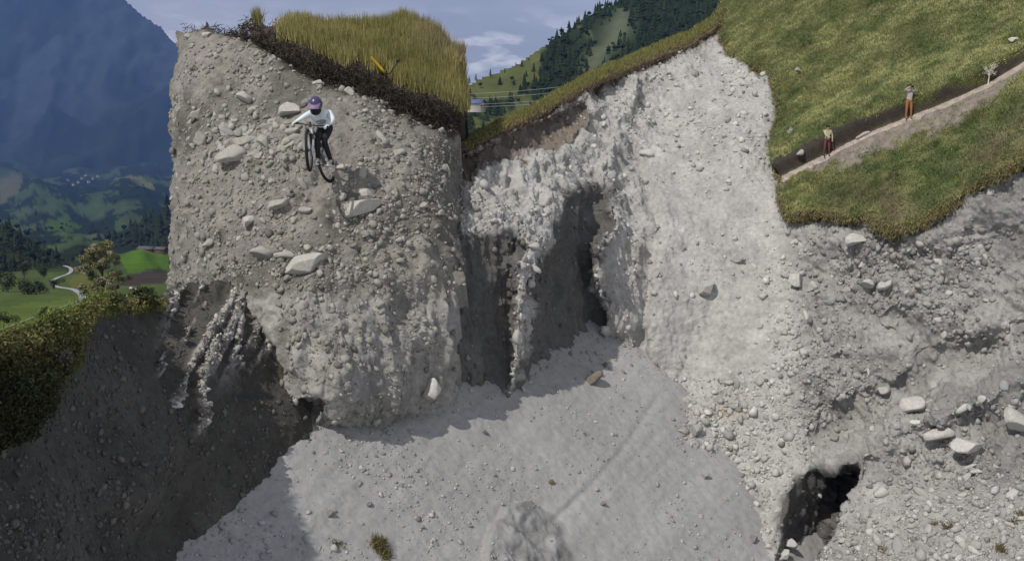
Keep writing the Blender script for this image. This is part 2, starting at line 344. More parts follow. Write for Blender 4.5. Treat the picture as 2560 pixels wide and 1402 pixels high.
def qR(px, py):
    q = fR(px, py); sh_ = px.shape
    wob = fbm(np.stack([px.ravel(), py.ravel(), 0 * px.ravel()], 1), 70, 5, 5, .6).reshape(sh_) * 34
    d = 1 / q
    yc = np.interp(px, [1060, 1165, 1272, 1400, 1512, 1600], [1080, 988, 965, 882, 800, 760]); dA = 1 / q_scree(px, yc) + .0016 * (yc - py)
    for poly, soft, y0_, y1_ in ((ALC1, 30, 500, 800), (ALC2, 34, 400, 700)):
        m = ss(-(sdf(px, py, poly) + wob * .45 - 9), -4, soft + 40 * (1 - ss(py, y0_, y1_))) * (.25 + .75 * ss(py, y0_, y1_)); d = d * (1 - m) + np.maximum(dA, d + .2) * m
    m = ss(-(sdf(px, py, CAV) + wob * .4 - 8), -3, 22); d = d * (1 - m) + (35.5 + (px - 1945) / 185 * 4.6) * m
    for poly, dep, soft in ((BAND, 1.3, 24), (CAVS, .45, 30)):
        d = d + dep * ss(-(sdf(px, py, poly) + wob * .5), -2, soft)
    # rib edge between the alcoves and rills down the white face
    ribd, _, _ = seg(px, py, [(1470, 300), (1420, 420), (1365, 520), (1318, 640), (1300, 760), (1296, 860), (1276, 980)])
    d = d - .35 * np.exp(-(ribd / 34) ** 2)
    d = d - .9 * np.exp(-(seg(px, py, [(1600, 200), (1560, 300), (1520, 420), (1550, 560), (1500, 620)])[0] / 28) ** 2)
    d = d + .5 * np.exp(-(seg(px, py, [(1560, 310), (1590, 380), (1640, 560), (1615, 700), (1600, 900)])[0] / 16) ** 2)
    # boulder ledge running down the right cliff
    d = d - .8 * np.exp(-(seg(px, py, [(2560, 930), (2400, 1010), (2270, 1060), (2150, 1130)])[0] / 45) ** 2)
    d = d + 1.0 * np.exp(-(seg(px, py, [(2560, 860), (2380, 900), (2200, 990), (2080, 1080)])[0] / 40) ** 2)
    return 1 / d
def dR(p, px, py):
    smooth_ = ss(sdf(px, py, [(1620, 420), (1930, 430), (1960, 560), (1900, 900), (1640, 880), (1600, 640)]), -60, 60)      # the raked, silty part of the face
    low = ss(py, 1130, 1250) * ss(px, 2080, 2200)
    a = .62 + .38 * smooth_; a = a * (1 - .45 * low)
    rgt = ss(px, 1960, 2060) * (1 - low)
    rill = np.abs(fbm(p * np.array([1, 1, .10]), 1.5, 5, 91, .6)) * (.35 + .95 * (1 - ss(px, 1560, 1680)) * (1 - .75 * ss(py, 720, 880)))
    return a * cong(p, .30, .15, .10) + rgt * (.85 * fbm(p, 1.5, 5, 31, .6) - .15) - rill * (.5 + .5 * smooth_)
def cR(p, px, py, n):
    c = grey(p); f = lambda x, y, rx, ry: np.exp(-(((px - x) / rx) ** 2 + ((py - y) / ry) ** 2))[:, None]
    nz = np.clip(.5 + fbm(p, .6, 4, 8), 0, 1)[:, None]
    c = c * (1 - f(1810, 1020, 75, 22) * nz * .8) + np.array([.42, .30, .20]) * f(1810, 1020, 75, 22) * nz * .8
    c = c * (1 - f(1600, 660, 26, 60) * nz * .6) + np.array([.34, .25, .18]) * f(1600, 660, 26, 60) * nz * .6
    # brown topsoil under the turf
    e = np.minimum(sdf(px, py, MEADOW), seg(px, py, CREST)[0]); e = e + fbm(p, .8, 3, 12) * 9
    k = np.maximum((1 - ss(e, 4, 17))[:, None], ((1 - ss(sdf(px, py, BAND) + fbm(p, .8, 3, 13) * 12, -12, 4)) * .8)[:, None]); k = np.clip(k, 0, 1)
    c = c * (1 - k) + np.array([.13, .098, .07]) * (1 + .35 * fbm(p, .3, 3, 3)[:, None]) * k
    right_dark = ((.35 + .65 * ss(fbm(p, 3, 5, 61, .6), -.25, .25)) * ss(px, 1940, 2060) * (1 - .6 * ss(py, 1180, 1260)))[:, None]  # patchy darker tone over the right cliff, weaker low down
    c = c * (1 - .42 * right_dark)
    c = c * (1 + .13 * fbm(p * np.array([1, 1, .12]), .9, 4, 63)[:, None] + .10 * fbm(p * np.array([.15, .15, 1]) + .25 * p[:, :1], .5, 3, 69)[:, None])
    # shade of the alcoves and lower cavity is painted into the till colour
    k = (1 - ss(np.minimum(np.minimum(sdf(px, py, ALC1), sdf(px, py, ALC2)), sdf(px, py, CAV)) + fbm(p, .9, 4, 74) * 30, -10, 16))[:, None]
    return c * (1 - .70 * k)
def keepR(x, y):
    up_ = np.interp(x, [a[0] for a in CREST], [a[1] for a in CREST]); crest = (y > up_ - 4) | (x > 1812)
    return crest & (sdf(x, y, MEADOW) > -45)
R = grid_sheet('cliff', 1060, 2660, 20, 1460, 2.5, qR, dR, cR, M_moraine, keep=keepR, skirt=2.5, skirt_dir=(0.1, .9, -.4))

# ---- scree fan
GULLY = [(1640, 1000), (1560, 1120), (1480, 1210), (1380, 1300)]
MOUND = [(1330, 1232), (1260, 1270), (1215, 1330), (1215, 1400)]
MSH = [(1330, 1230), (1262, 1268), (1212, 1330), (1200, 1480), (1480, 1480), (1420, 1290)]
def dS(p, px, py):
    st = np.stack([p[:, 0] * .5 + p[:, 1] * .15, p[:, 0] * 1.2 - p[:, 1] * .9, p[:, 2]], 1)
    d = .045 * fbm(p * np.array([1, 1.6, 1]), 1.2, 3, 21) + .035 * fbm(p, .3, 3, 22) + .35 * fbm(p, 7, 2, 23)
    db, sd_, _ = seg(px, py, MOUND); right = px > np.interp(py, [1232, 1270, 1330, 1400], [1330, 1262, 1215, 1215])
    md = sdf(px, py, MSH) + fbm(p, .8, 3, 3) * 18
    d += .3 * (1 - ss(md, -12, 3)) * (1 - ss(px + (py - 1230) * .25, 1290, 1420))
    d += .22 * (1 - ss(md, -40, 3)) * fbm(p, .5, 4, 44)
    u = (px * .72 - py * .69); v = (px * .69 + py * .72); d += .035 * fbm(np.stack([u / 200., v / 26., 0 * px], 1), 1., 4, 72, .6)
    g = seg(px, py, GULLY)[0]; d -= .05 * np.exp(-(g / 9) ** 2)
    return d
def cS(p, px, py, n):
    u = (px * .72 - py * .69); v = (px * .69 + py * .72)
    st = fbm(np.stack([u / 260., v / 17., 0 * px], 1), 1., 4, 72, .6)[:, None] * ss(fbm(p, 5, 3, 79), -.3, .3)[:, None]; big = fbm(np.stack([u / 400., v / 90., 0 * px], 1), 1., 3, 73)[:, None]
    c = np.array([.305, .302, .295]) * (1 + .08 * fbm(p, 2.5, 4, 70)[:, None] + .09 * st + .13 * big)
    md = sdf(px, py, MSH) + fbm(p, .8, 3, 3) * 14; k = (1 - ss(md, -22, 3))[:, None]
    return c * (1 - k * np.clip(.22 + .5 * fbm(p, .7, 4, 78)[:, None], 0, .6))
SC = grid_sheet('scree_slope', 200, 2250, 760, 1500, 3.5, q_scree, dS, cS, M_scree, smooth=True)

# ---- rubble knoll with the rider, and the buttress below it
pts = []
for (x, y, d) in [(430, 740, 35.5), (560, 740, 32.6), (690, 745, 30.3), (900, 740, 30.6), (1150, 740, 32.6), (430, 560, 34.5), (700, 560, 31.8), (950, 560, 32.0), (1155, 560, 33.6),
                  (430, 380, 35.5), (700, 380, 33.4), (950, 380, 33.6), (1155, 380, 35), (430, 220, 37), (700, 220, 35.2), (950, 220, 35.5), (1155, 220, 37), (430, 70, 39), (700, 60, 37.6), (950, 60, 38.4), (1155, 60, 40),
                  (690, 860, 29.9), (900, 860, 29.9), (1150, 860, 32.2), (690, 1000, 29.9), (760, 1075, 30.1), (900, 1060, 30.6), (1010, 1050, 31.4), (1150, 1010, 33.9), (1100, 930, 32.2), (1150, 1120, 36), (800, 1150, 33), (620, 900, 32), (600, 1060, 33)]:
    pts.append((x, y, d))
fK = rbf(pts)
KC = [(738, 1000), (800, 996), (812, 1012), (795, 1045), (768, 1072), (750, 1068)]
def qK(px, py):
    d = 1 / fK(px, py)
    d = d + 1.0 * ss(-sdf(px, py, KC), -2, 10)
    for ln, a, wd in (([(1000, 740), (985, 860), (970, 960)], .22, 30), ([(820, 760), (790, 870), (760, 960)], .25, 34), ([(1060, 900), (1050, 1000)], .2, 20)):
        d = d + a * np.exp(-(seg(px, py, ln)[0] / wd) ** 2)
    eL = px - np.interp(py, [50, 200, 500, 720, 722, 1120], [446, 436, 428, 420, 600, 600]); eR = np.interp(py, [60, 300, 700, 1000, 1120], [1146, 1152, 1156, 1150, 1150]) - px
    d = d + 2.6 * np.exp(-np.maximum(eR, 0) / 22) * (1 - .8 * ss(py, 560, 720)) + 2.2 * np.exp(-np.maximum(eL, 0) / 24) * (py < 720) + 2.0 * np.exp(-np.maximum(py - 62, 0) / 22)
    return 1 / d
LIP = [(430, 20), (560, 40), (660, 85), (730, 130), (800, 165), (880, 190), (950, 215), (1000, 245), (1080, 275), (1165, 300)]
def lip_t(px, py): return np.interp(px, [a[0] for a in LIP], [a[1] for a in LIP]) - py     # + above the soil lip
def dK(p, px, py):
    up_ = lip_t(px, py); rub = 1 - ss(up_, -14, 6); hi = 1 - ss(py, 700, 740)
    d = rub * (hi * cong(p, .27, .20, .10, 5) + (1 - hi) * (cong(p, .34, .15, .10, 5) - .6 * np.abs(fbm(p * np.array([1, 1, .12]), 1.1, 4, 17))))
    d += (1 - rub) * (.10 * fbm(p, .6, 4, 27)) - .30 * np.exp(-((up_ + 22) / 16) ** 2) * hi + .35 * ss(up_, -20, 16) * (1 - .5 * ss(up_, 16, 80))
    return d
def cK(p, px, py, n):
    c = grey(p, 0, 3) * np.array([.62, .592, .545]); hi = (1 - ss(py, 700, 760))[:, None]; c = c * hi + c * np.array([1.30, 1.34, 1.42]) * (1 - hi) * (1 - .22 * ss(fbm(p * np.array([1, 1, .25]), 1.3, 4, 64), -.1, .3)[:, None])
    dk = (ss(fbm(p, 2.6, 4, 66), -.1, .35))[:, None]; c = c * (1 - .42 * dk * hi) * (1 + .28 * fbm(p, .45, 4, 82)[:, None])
    up_ = lip_t(px, py) + fbm(p, .7, 3, 65) * 26; k = (ss(up_, -58, -32))[:, None]
    soil = np.array([.055, .045, .036]) * (1 + .5 * fbm(p, .25, 3, 2)[:, None]); c = c * (1 - k) + soil * k
    g = ss(up_, 8, 30)[:, None]; return c * (1 - g) + np.array([.14, .115, .045]) * g
def keepK(x, y):
    wob = fbm(np.stack([x.ravel(), y.ravel(), 0 * x.ravel()], 1), 45, 4, 9).reshape(x.shape) * 16
    L_ = np.interp(y, [50, 200, 500, 720, 800, 1120], [446, 436, 428, 420, 450, 600]); R_ = np.interp(y, [60, 300, 700, 1000, 1120], [1146, 1152, 1156, 1150, 1150])
    top = 56 + 8 * np.sin(x / 90.) + 62 * ss(x, 1040, 1150) + 24 * (1 - ss(x, 430, 490)) + 22 * np.abs(np.sin(x / 37. + 2 * np.sin(x / 91.)))
    return (x > L_ + wob * .9) & (x < R_ + wob * .6) & (y > top + wob * .5)
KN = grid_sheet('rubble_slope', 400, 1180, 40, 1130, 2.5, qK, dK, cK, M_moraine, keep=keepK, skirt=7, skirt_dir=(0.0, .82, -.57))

# ---- dark left bank
pts = [(-100, 1100, 15.5), (0, 1120, 17), (100, 950, 19), (215, 800, 22.5), (330, 770, 26), (430, 745, 29.5), (560, 735, 31.5), (690, 740, 32.8), (-100, 1450, 14), (200, 1400, 18.5), (400, 1200, 23.2), (250, 1100, 21.5),
       (560, 900, 27.4), (680, 880, 30.6), (450, 950, 25.8), (300, 900, 23.6), (-100, 800, 17), (0, 860, 18.5), (760, 740, 34), (760, 900, 31.5), (350, 1250, 21.6)]
for (x, y) in [(800, 1062), (750, 1100), (680, 1165), (600, 1240), (500, 1325), (420, 1395)]:
    ds = 1 / float(q_scree(x, y)); pts += [(x, y, ds), (x - 70, y - 60, ds - .9), (x + 60, y + 50, ds + .8)]
fL = rbf(pts)
RIBS = [([(590, 735), (560, 790), (520, 850), (480, 910), (460, 960), (430, 1012)], .75, 12), ([(540, 860), (510, 930), (500, 990), (512, 1030), (500, 1080)], .7, 15), ([(425, 870), (408, 910), (400, 935)], .5, 7), ([(600, 740), (596, 800), (585, 900)], .45, 7), ([(720, 760), (690, 820), (665, 880)], .6, 10)]
def qL(px, py):
    d = 1 / fL(px, py)
    for ln, a, wd in RIBS: d = d - a * .16 * np.exp(-(seg(px + 5 * np.sin(py / 17.), py, ln)[0] / wd) ** 2)
    return 1 / d
def ribk(p, px, py, f=1.0):
    nz = fbm(p, .5, 4, 37) * 9 + fbm(p, 1.6, 2, 38) * 9; k = np.zeros(len(px))
    for ln, a, wd in RIBS: k = np.maximum(k, np.exp(-((seg(px, py, ln)[0] + np.abs(nz) * .9) / (wd * f * .75)) ** 2))
    sl = px + (py - 730) * .42     # thin crumbling ribs that run down from the crest, leaning left
    st = fbm(np.stack([sl / 34., py / 260., 0 * px], 1), 1., 4, 75, .6) + .35 * fbm(p, .5, 3, 76)
    zone = ss(px, 380, 470) * (1 - ss(py, 800, 1010)) * ss(py, 690, 740)
    return np.maximum(k, ss(st, .04, .34) * zone * .85)
LINE = [(830, 1040), (750, 1100), (680, 1165), (600, 1240), (500, 1325), (400, 1412)]
def dL(p, px, py): return (.26 * fbm(p, 1.8, 5, 33) + ribk(p, px, py, 1.15) * (.30 * fbm(p, .16, 4, 39, .75) + .16 + .22 * (1 - ss(worley(p, .2, 4)[0], .3, .8))) - .5 * np.abs(fbm(p * np.array([1, 1, .2]), 1.6, 3, 71))) * (.12 + .88 * ss(seg(px, py, LINE)[0], 0, 170)) + .05 * fbm(p, .25, 3, 34) + .05 * (1 - ss(worley(p, .4, 3)[0], .3, .8))
def cL(p, px, py, n):
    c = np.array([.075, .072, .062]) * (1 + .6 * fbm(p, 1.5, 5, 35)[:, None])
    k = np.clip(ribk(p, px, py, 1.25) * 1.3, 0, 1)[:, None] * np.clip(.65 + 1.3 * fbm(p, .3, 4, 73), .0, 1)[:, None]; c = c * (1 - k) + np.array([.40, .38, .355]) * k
    g = (1 - ss(sdf(px, py, BUSHZONE) + fbm(p, .8, 3, 36) * 30, -8, 14))[:, None]
    c = c * (1 - g) + np.array([.06, .075, .03]) * g
    return c
BUSHZONE = [(-200, 900), (0, 848), (90, 812), (170, 782), (225, 752), (330, 725), (420, 728), (420, 772), (330, 778), (230, 790), (208, 850), (190, 920), (120, 1010), (70, 1090), (0, 1120), (-200, 1200)]
LTOP = [(-120, 890), (0, 842), (90, 806), (170, 775), (215, 752), (270, 742), (330, 742), (415, 733), (440, 712), (520, 700), (600, 690), (690, 715), (770, 730)]
def keepL(x, y): return (y + 22 * fbm(np.stack([x.ravel(), y.ravel() * .3, 0 * x.ravel()], 1), 30, 4, 29).reshape(x.shape) * (x > 400) > np.interp(x, [a[0] for a in LTOP], [a[1] for a in LTOP])) & (sdf(x, y, [(-200, 700), (780, 700), (780, 1470), (-200, 1470)]) < 0)
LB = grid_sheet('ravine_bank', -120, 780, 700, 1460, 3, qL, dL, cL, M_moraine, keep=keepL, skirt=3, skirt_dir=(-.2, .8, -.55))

# ---- meadow, turf lip, path
def path_t(px, py):
    b, s_, t = seg(px, py, PATH); return b * s_, t
def dM(p, px, py):
    t, par = path_t(px, py)
    d = .14 * fbm(p * np.array([.7, 1, 1]), .5, 3, 51) + .12 * fbm(p, 1.4, 3, 58) + .16 * fbm(p, 3.5, 3, 52)
    bank = ss(t, 6, 15 + 6 * par) * (1 - ss(t, 20, 150)); spoil = ss(t, -70, -12) * (1 - ss(t, -12, -2))
    return d * (1 - .8 * np.exp(-(t / 14) ** 2)) + .62 * bank + .20 * spoil * (.6 + .8 * fbm(p, .5, 3, 53))
def soil_mask(p, px, py):
    t, par = path_t(px, py); nz = fbm(p, .7, 4, 54)
    bank = ss(t + nz * 4, 5, 8) * (1 - ss((t + nz * 10) / np.interp(par, [0, .2, .35, .6, 1], [2.0, 1.9, 1.1, .95, .8]), 10, 17)) * ss(par, 0, .02)
    sp_w = np.interp(par, [0, .1, .2, .45, .65, .8, 1], [14, 22, 52, 70, 42, 30, 22])
    spoil = (t < 5) * (1 - ss(-t + nz * 34, sp_w * .6, sp_w))
    return bank, spoil
def cM(p, px, py, n):
    g = np.array([.088, .088, .032]) * (1 + .35 * fbm(p, .5, 4, 55)[:, None]); bank, spoil = soil_mask(p, px, py)
    c = g * (1 - bank[:, None]) + np.array([.05, .042, .035]) * bank[:, None]  # cut bank: dark soil, with the overhang's shade painted into its colour
    c = c * (1 - spoil[:, None]) + np.array([.215, .185, .16]) * (1 + .25 * fbm(p, .3, 3, 56)[:, None]) * spoil[:, None]
    return c
def keepM(x, y):
    wob = fbm(np.stack([x.ravel(), y.ravel(), 0 * x.ravel()], 1), 22, 3, 19).reshape(x.shape) * 13
    return sdf(x, y, MEADOW) + wob < 0
MD = grid_sheet('meadow', 1780, 2720, -150, 600, 3, q_meadow, dM, cM, M_turf, keep=keepM, skirt=.42, smooth=False)
# path tread: a trodden ribbon of its own
t_ = np.linspace(0, 1, 200); L_ = np.array(PATH, float); cum = np.r_[0, np.cumsum(np.hypot(*(L_[1:] - L_[:-1]).T))]; cum /= cum[-1]
pxs = np.interp(t_, cum, L_[:, 0]); pys = np.interp(t_, cum, L_[:, 1]); V = []; cl = []
for k in range(200):
    wd = np.interp(t_[k], [0, .2, .5, .8, 1], [12, 9, 13, 19, 22])
    for j, s_ in enumerate(np.linspace(-1, .55, 7)):
        x = pxs[k] - s_ * wd * .45; y = pys[k] - s_ * wd * .9 * (1 + .12 * math.sin(k * .7)); p0, n0 = MD.at(x, y)
        V.append(P(x, y, 1 / q_meadow(x, y)) + n0 * (.07 - .05 * abs(s_ + .2) + .02 * math.sin(k * .31 + j))); cl.append(np.array([.37, .315, .275]) * (1 + .1 * math.sin(k * .9 + j)))
V = np.array(V); i = np.arange(199)[:, None] * 7 + np.arange(6)[None]; i = i.ravel(); Fc = np.stack([i, i + 1, i + 8, i + 7], 1)
o = mesh_np('footpath', V, Fc, M_turf, col=np.array(cl), smooth=True); o['kind'] = 'structure'
# turf strip along the ridge crest: goes over the top and down the far side
s_c = np.linspace(0, 1, 420); Lc = np.array(CREST, float)[1:]; Lc = np.r_[[[1100, 402]], Lc]; cum = np.r_[0, np.cumsum(np.hypot(*(Lc[1:] - Lc[:-1]).T))]; cum /= cum[-1]
cxs = np.interp(s_c, cum, Lc[:, 0]); cys = np.interp(s_c, cum, Lc[:, 1]); dcr = 1 / fR(cxs, cys); rows = []
prof = [(6, -.15, 0), (-2, -.28, 0), (-8, 0, 0), (-16, .8, 0), (-23, 1.7, 0), (-27, 2.6, 0), (-22, 3.6, 0), (0, 5.5, 0), (40, 9, 0)]
thin = np.interp(cxs, [1100, 1165, 1400, 1700, 1790, 1812], [.8, .75, 1.1, 1.35, 1.2, .9])
jit = fbm(np.stack([cxs, cys, 0 * cxs], 1), 25, 3, 4) * 5
for (dy, dd, _) in prof: rows.append(P(cxs, cys + dy * thin + jit, dcr + dd * thin))
G = np.stack(rows, 0); nr_, nc_ = G.shape[:2]; V = G.reshape(-1, 3); V = V + np.array([0, 0, 1.]) * (.07 * fbm(V, .6, 3, 81))[:, None]
idx = np.arange(nr_ * nc_).reshape(nr_, nc_); Fc = np.stack([idx[:-1, :-1], idx[1:, :-1], idx[1:, 1:], idx[:-1, 1:]], -1).reshape(-1, 4)
cc = np.where((np.arange(nr_ * nc_) // nc_ < 2)[:, None], np.array([[.17, .125, .085]]), np.array([[.10, .10, .035]]))
CT = mesh_np('ridge_turf', V, Fc, M_turf, col=cc); CT['kind'] = 'structure'
Vc = G[2:6].reshape(-1, 3)
n_ = 9000; k = rng.integers(0, 3, n_); j = rng.integers(0, nc_ - 1, n_); a = rng.random((n_, 1)); b = rng.random((n_, 1))
pp = (G[2:][k, j] * (1 - a) + G[2:][k + 1, j] * a) * (1 - b) + (G[2:][k, j + 1] * (1 - a) + G[2:][k + 1, j + 1] * a) * b
mixg = rng.random((n_, 1)); gc = np.array([.14, .155, .05]) * (1 - mixg) + np.array([.27, .25, .09]) * mixg
blades('grass', pp, np.tile([0, -.3, .95], (n_, 1)), 6, .20, .03, gc, .10, seed=5)
ed = G[1:3].mean(0); m_ = rng.integers(0, nc_, 1600)
blades('root_fringe', ed[m_] + rng.normal(size=(1600, 3)) * .1, np.tile([-.2, -.9, .1], (1600, 1)), 3, .18, .02, np.tile([.13, .095, .06], (1600, 1)), .1, seed=6, up=np.array([0, -.25, -1.0]), lean=.3)

# meadow grass: tussocks
def meadow_grass():
    n = 60000; x = rng.uniform(1785, 2660, n); y = rng.uniform(-40, 600, n); m = sdf(x, y, MEADOW) < 3; x, y = x[m], y[m]
    i = np.clip(((y + 150) / 3).round().astype(int), 0, MD.pos.shape[0] - 1); j = np.clip(((x - 1780) / 3).round().astype(int), 0, MD.pos.shape[1] - 1)
    p = MD.pos[i, j]; nn = MD.nr[i, j]; bank, spoil = soil_mask(p, x, y); t, par_ = path_t(x, y)
    tus = fbm(p, .55, 3, 57); keep_ = (rng.random(len(x)) > np.clip(bank * 1.1 + spoil * .93, 0, 1)) & (tus > -.42) & (np.abs(t) > 10)
    p, nn, tus, x, y = p[keep_], nn[keep_], tus[keep_], x[keep_], y[keep_]
    big = fbm(p, 3, 4, 58)[:, None]; sm = fbm(p, .8, 3, 59)[:, None]
    lower = ss(y + x * .45, 1360, 1500)[:, None]
    g = np.array([.115, .165, .06]); ye = np.array([.38, .385, .17]); br = np.array([.30, .24, .16])
    patch = ss(fbm(p, 2.2, 5, 62, .6), .0, .3)[:, None]
    k = np.clip(.5 + .6 * big + 1.1 * sm + rng.normal(size=(len(p), 1)) * .12, 0, 1); c = 1.12 * (g * (1 - k) + ye * k) * (1 - .28 * patch)
    kb = np.clip(.3 * lower + .6 * fbm(p, 1.3, 3, 60)[:, None] * (.4 + lower), 0, .8); c = c * (1 - kb) + br * kb
    return blades('grass', p + nn * .0, nn, 10, .125, .02, c, .06, seed=8, lean=.5)
meadow_grass()
# turf edge: overhanging roots and tufts round the broken rim
def rim():
    L = np.array(MEADOW[1:-1], float); cum = np.r_[0, np.cumsum(np.hypot(*(L[1:] - L[:-1]).T))]; n = 5200; s = rng.random(n) * cum[-1]
    x = np.interp(s, cum, L[:, 0]) + rng.normal(size=n) * 3; y = np.interp(s, cum, L[:, 1]) + rng.normal(size=n) * 3
    p = P(x, y, 1 / q_meadow(x, y) - .02); nn = np.tile(MD.nr[150, 150], (n, 1)); h = rng.random((n, 1))
    blades('root_fringe', p, nn, 4, .19, .022, np.array([.19, .15, .085]) * (1 - h) + np.array([.17, .16, .06]) * h, .1, seed=9, up=np.array([-.15, -.35, -.9]), lean=.45)
rim()

# knoll grass (long, dry) above the soil lip
def knoll_grass():
    n = 20000; x = rng.uniform(600, 1150, n); y = rng.uniform(48, 300, n); p0 = KN.pos[((y - 40) / 2.5).round().astype(int), ((x - 400) / 2.5).round().astype(int)]
    up_ = lip_t(x, y) + fbm(p0, .7, 3, 65) * 26; kp = KN.keep[np.clip(((y - 40) / 2.5).astype(int), 0, KN.keep.shape[0] - 1), np.clip(((x - 400) / 2.5).astype(int), 0, KN.keep.shape[1] - 1)]
    m = (up_ > 12) & kp; x, y, p = x[m], y[m], p0[m]
    k = np.clip(.5 + .8 * fbm(p, 1.2, 3, 67)[:, None] + rng.normal(size=(len(p), 1)) * .15, 0, 1); rgt = (ss(x, 980, 1140) * (1 - ss(y, 120, 190)))[:, None]
    p = p + np.array([0, 0, 1.]) * (.22 * fbm(p, .9, 3, 68))[:, None]
    c = np.array([.21, .21, .07]) * (1 - k) + np.array([.38, .32, .13]) * k; c = c * (1 - .6 * rgt) + np.array([.27, .215, .16]) * .6 * rgt
    blades('long_grass', p, np.tile([0, -.5, .86], (len(p), 1)), 6, .48, .018, c, .08, seed=10, lean=.14)
    n = 3500; x = rng.uniform(440, 1150, n); y = np.interp(x, [a[0] for a in LIP], [a[1] for a in LIP]) + rng.normal(size=n) * 13 + 12; m = y > 62; x, y = x[m], y[m]
    p = KN.pos[((y - 40) / 2.5).round().astype(int), ((x - 400) / 2.5).round().astype(int)]
    blades('root_fringe', p, np.tile([0, -.7, .7], (len(p), 1)), 4, .34, .02, np.tile([.075, .06, .045], (len(p), 1)), .08, seed=11, up=np.array([.2, -.5, -.7]), lean=.5)
knoll_grass()

# ---------------------------------------------------------------- stones set in the slopes
def sample(sheet, n, fmask, r):
    sh = sheet.pos.shape; i = r.integers(1, sh[0] - 2, n); j = r.integers(1, sh[1] - 2, n)
    ok = sheet.keep[i, j] & (fmask(sheet.gx[i, j], sheet.gy[i, j], r.random(n), sheet.pos[i, j])); i, j = i[ok], j[ok]
    return sheet.pos[i, j], sheet.nr[i, j]
def fmR(x, y, u, p):
    scr = 1 / q_scree(x, y) < (p @ FW) - .05; rocky = np.clip(.5 + 1.3 * fbm(p, 3.2, 3, 87), .08, 1)
    sm = ss(sdf(x, y, [(1620, 420), (1930, 430), (1960, 560), (1900, 900), (1640, 880), (1600, 640)]), -60, 60) * .8 + .2
    alc = np.minimum(np.minimum(sdf(x, y, ALC1), sdf(x, y, ALC2)), sdf(x, y, CAV)) < -6
    return (sdf(x, y, MEADOW) > 14) & (~alc | (u < .10)) & ~(scr & (x < 1990)) & (u < rocky * sm)
def cols_for(n, r, base=(.40, .39, .37)):
    v = np.clip(r.normal(1, .22, (n, 1)), .5, 1.35); return np.clip(np.array(base) * v * (1 + r.normal(0, .012, (n, 3))), .03, .6)
def lognorm(n, lo, sg, mx, r): return np.minimum(lo * np.exp(np.abs(r.normal(0, sg, n))), mx)
r = np.random.default_rng(21)
p, nn = sample(R, 34000, fmR, r); sz = lognorm(len(p), .038, .75, .26, r)
def pix(p): z = p @ FW; return CX + F * p[:, 0] / z, CY - F * (p @ UP) / z
x_, y_ = pix(p); dk_ = (1 - .62 * (np.minimum(np.minimum(sdf(x_, y_, ALC1), sdf(x_, y_, ALC2)), sdf(x_, y_, CAV)) < 4)) * (1 - .30 * ss(x_, 1940, 2060) * (1 - .6 * ss(y_, 1180, 1260)))  # stones in the hollows get painted shade; right cliff stones are darker too
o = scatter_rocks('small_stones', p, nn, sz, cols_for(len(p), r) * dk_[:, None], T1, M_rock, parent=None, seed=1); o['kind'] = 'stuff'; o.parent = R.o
p, nn = sample(R, 1100, fmR, r); p, nn = p[:290], nn[:290]; sz = lognorm(len(p), .14, .42, .4, r)
for k in range(len(p)): put_stone(p[k], nn[k], sz[k], R.o, r=r)
# knoll
def fmK(x, y, u, p): return (lip_t(x, y) < -26) & (u < np.clip(.55 + .9 * fbm(p, 1.6, 3, 88), .15, 1) * np.where(y > 730, .5, 1)) & ~((y > 715) & (x < 690))
p, nn = sample(KN, 22000, fmK, r); sz = lognorm(len(p), .024, .85, .2, r)
o = scatter_rocks('small_stones', p, nn, sz, cols_for(len(p), r, (.255, .245, .218)), T1, M_rock, seed=2); o['kind'] = 'stuff'; o.parent = KN.o
p, nn = sample(KN, 1500, lambda x, y, u, p: fmK(x, y, u * .8, p) & (y < 715) & ((u < .5) | ((abs(y - 350) < 80) & (x < 760))), r); p, nn = p[:295], nn[:295]
sz = lognorm(len(p), .095, .38, .24, r)
p2, n2 = sample(KN, 9000, lambda x, y, u, p: (np.hypot((x - 620) / 150, (y - 350) / 62) < 1 - .35 * u) & (u < .75), r); p2, n2 = p2[:120], n2[:120]
p = np.r_[p[:172], p2]; nn = np.r_[nn[:172], n2]; sz = np.r_[sz[:172], lognorm(len(p2), .13, .35, .27, r)]
GREYS = [(.34, .325, .29), (.28, .27, .245), (.38, .365, .33), (.24, .235, .22)]
for k in range(len(p)): put_stone(p[k], nn[k], sz[k], KN.o, r=r)
# bank
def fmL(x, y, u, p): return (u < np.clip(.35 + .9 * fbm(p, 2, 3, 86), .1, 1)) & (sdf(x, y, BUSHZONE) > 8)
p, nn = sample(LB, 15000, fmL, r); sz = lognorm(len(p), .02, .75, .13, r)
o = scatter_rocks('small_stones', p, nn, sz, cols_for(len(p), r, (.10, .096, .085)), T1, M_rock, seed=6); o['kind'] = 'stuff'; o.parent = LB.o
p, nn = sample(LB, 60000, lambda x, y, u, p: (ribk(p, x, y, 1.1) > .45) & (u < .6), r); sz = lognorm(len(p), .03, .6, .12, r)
o = scatter_rocks('rib_stones', p, nn, sz, cols_for(len(p), r, (.36, .345, .315)), T1, M_rock, seed=7); o['kind'] = 'stuff'; o.parent = LB.o
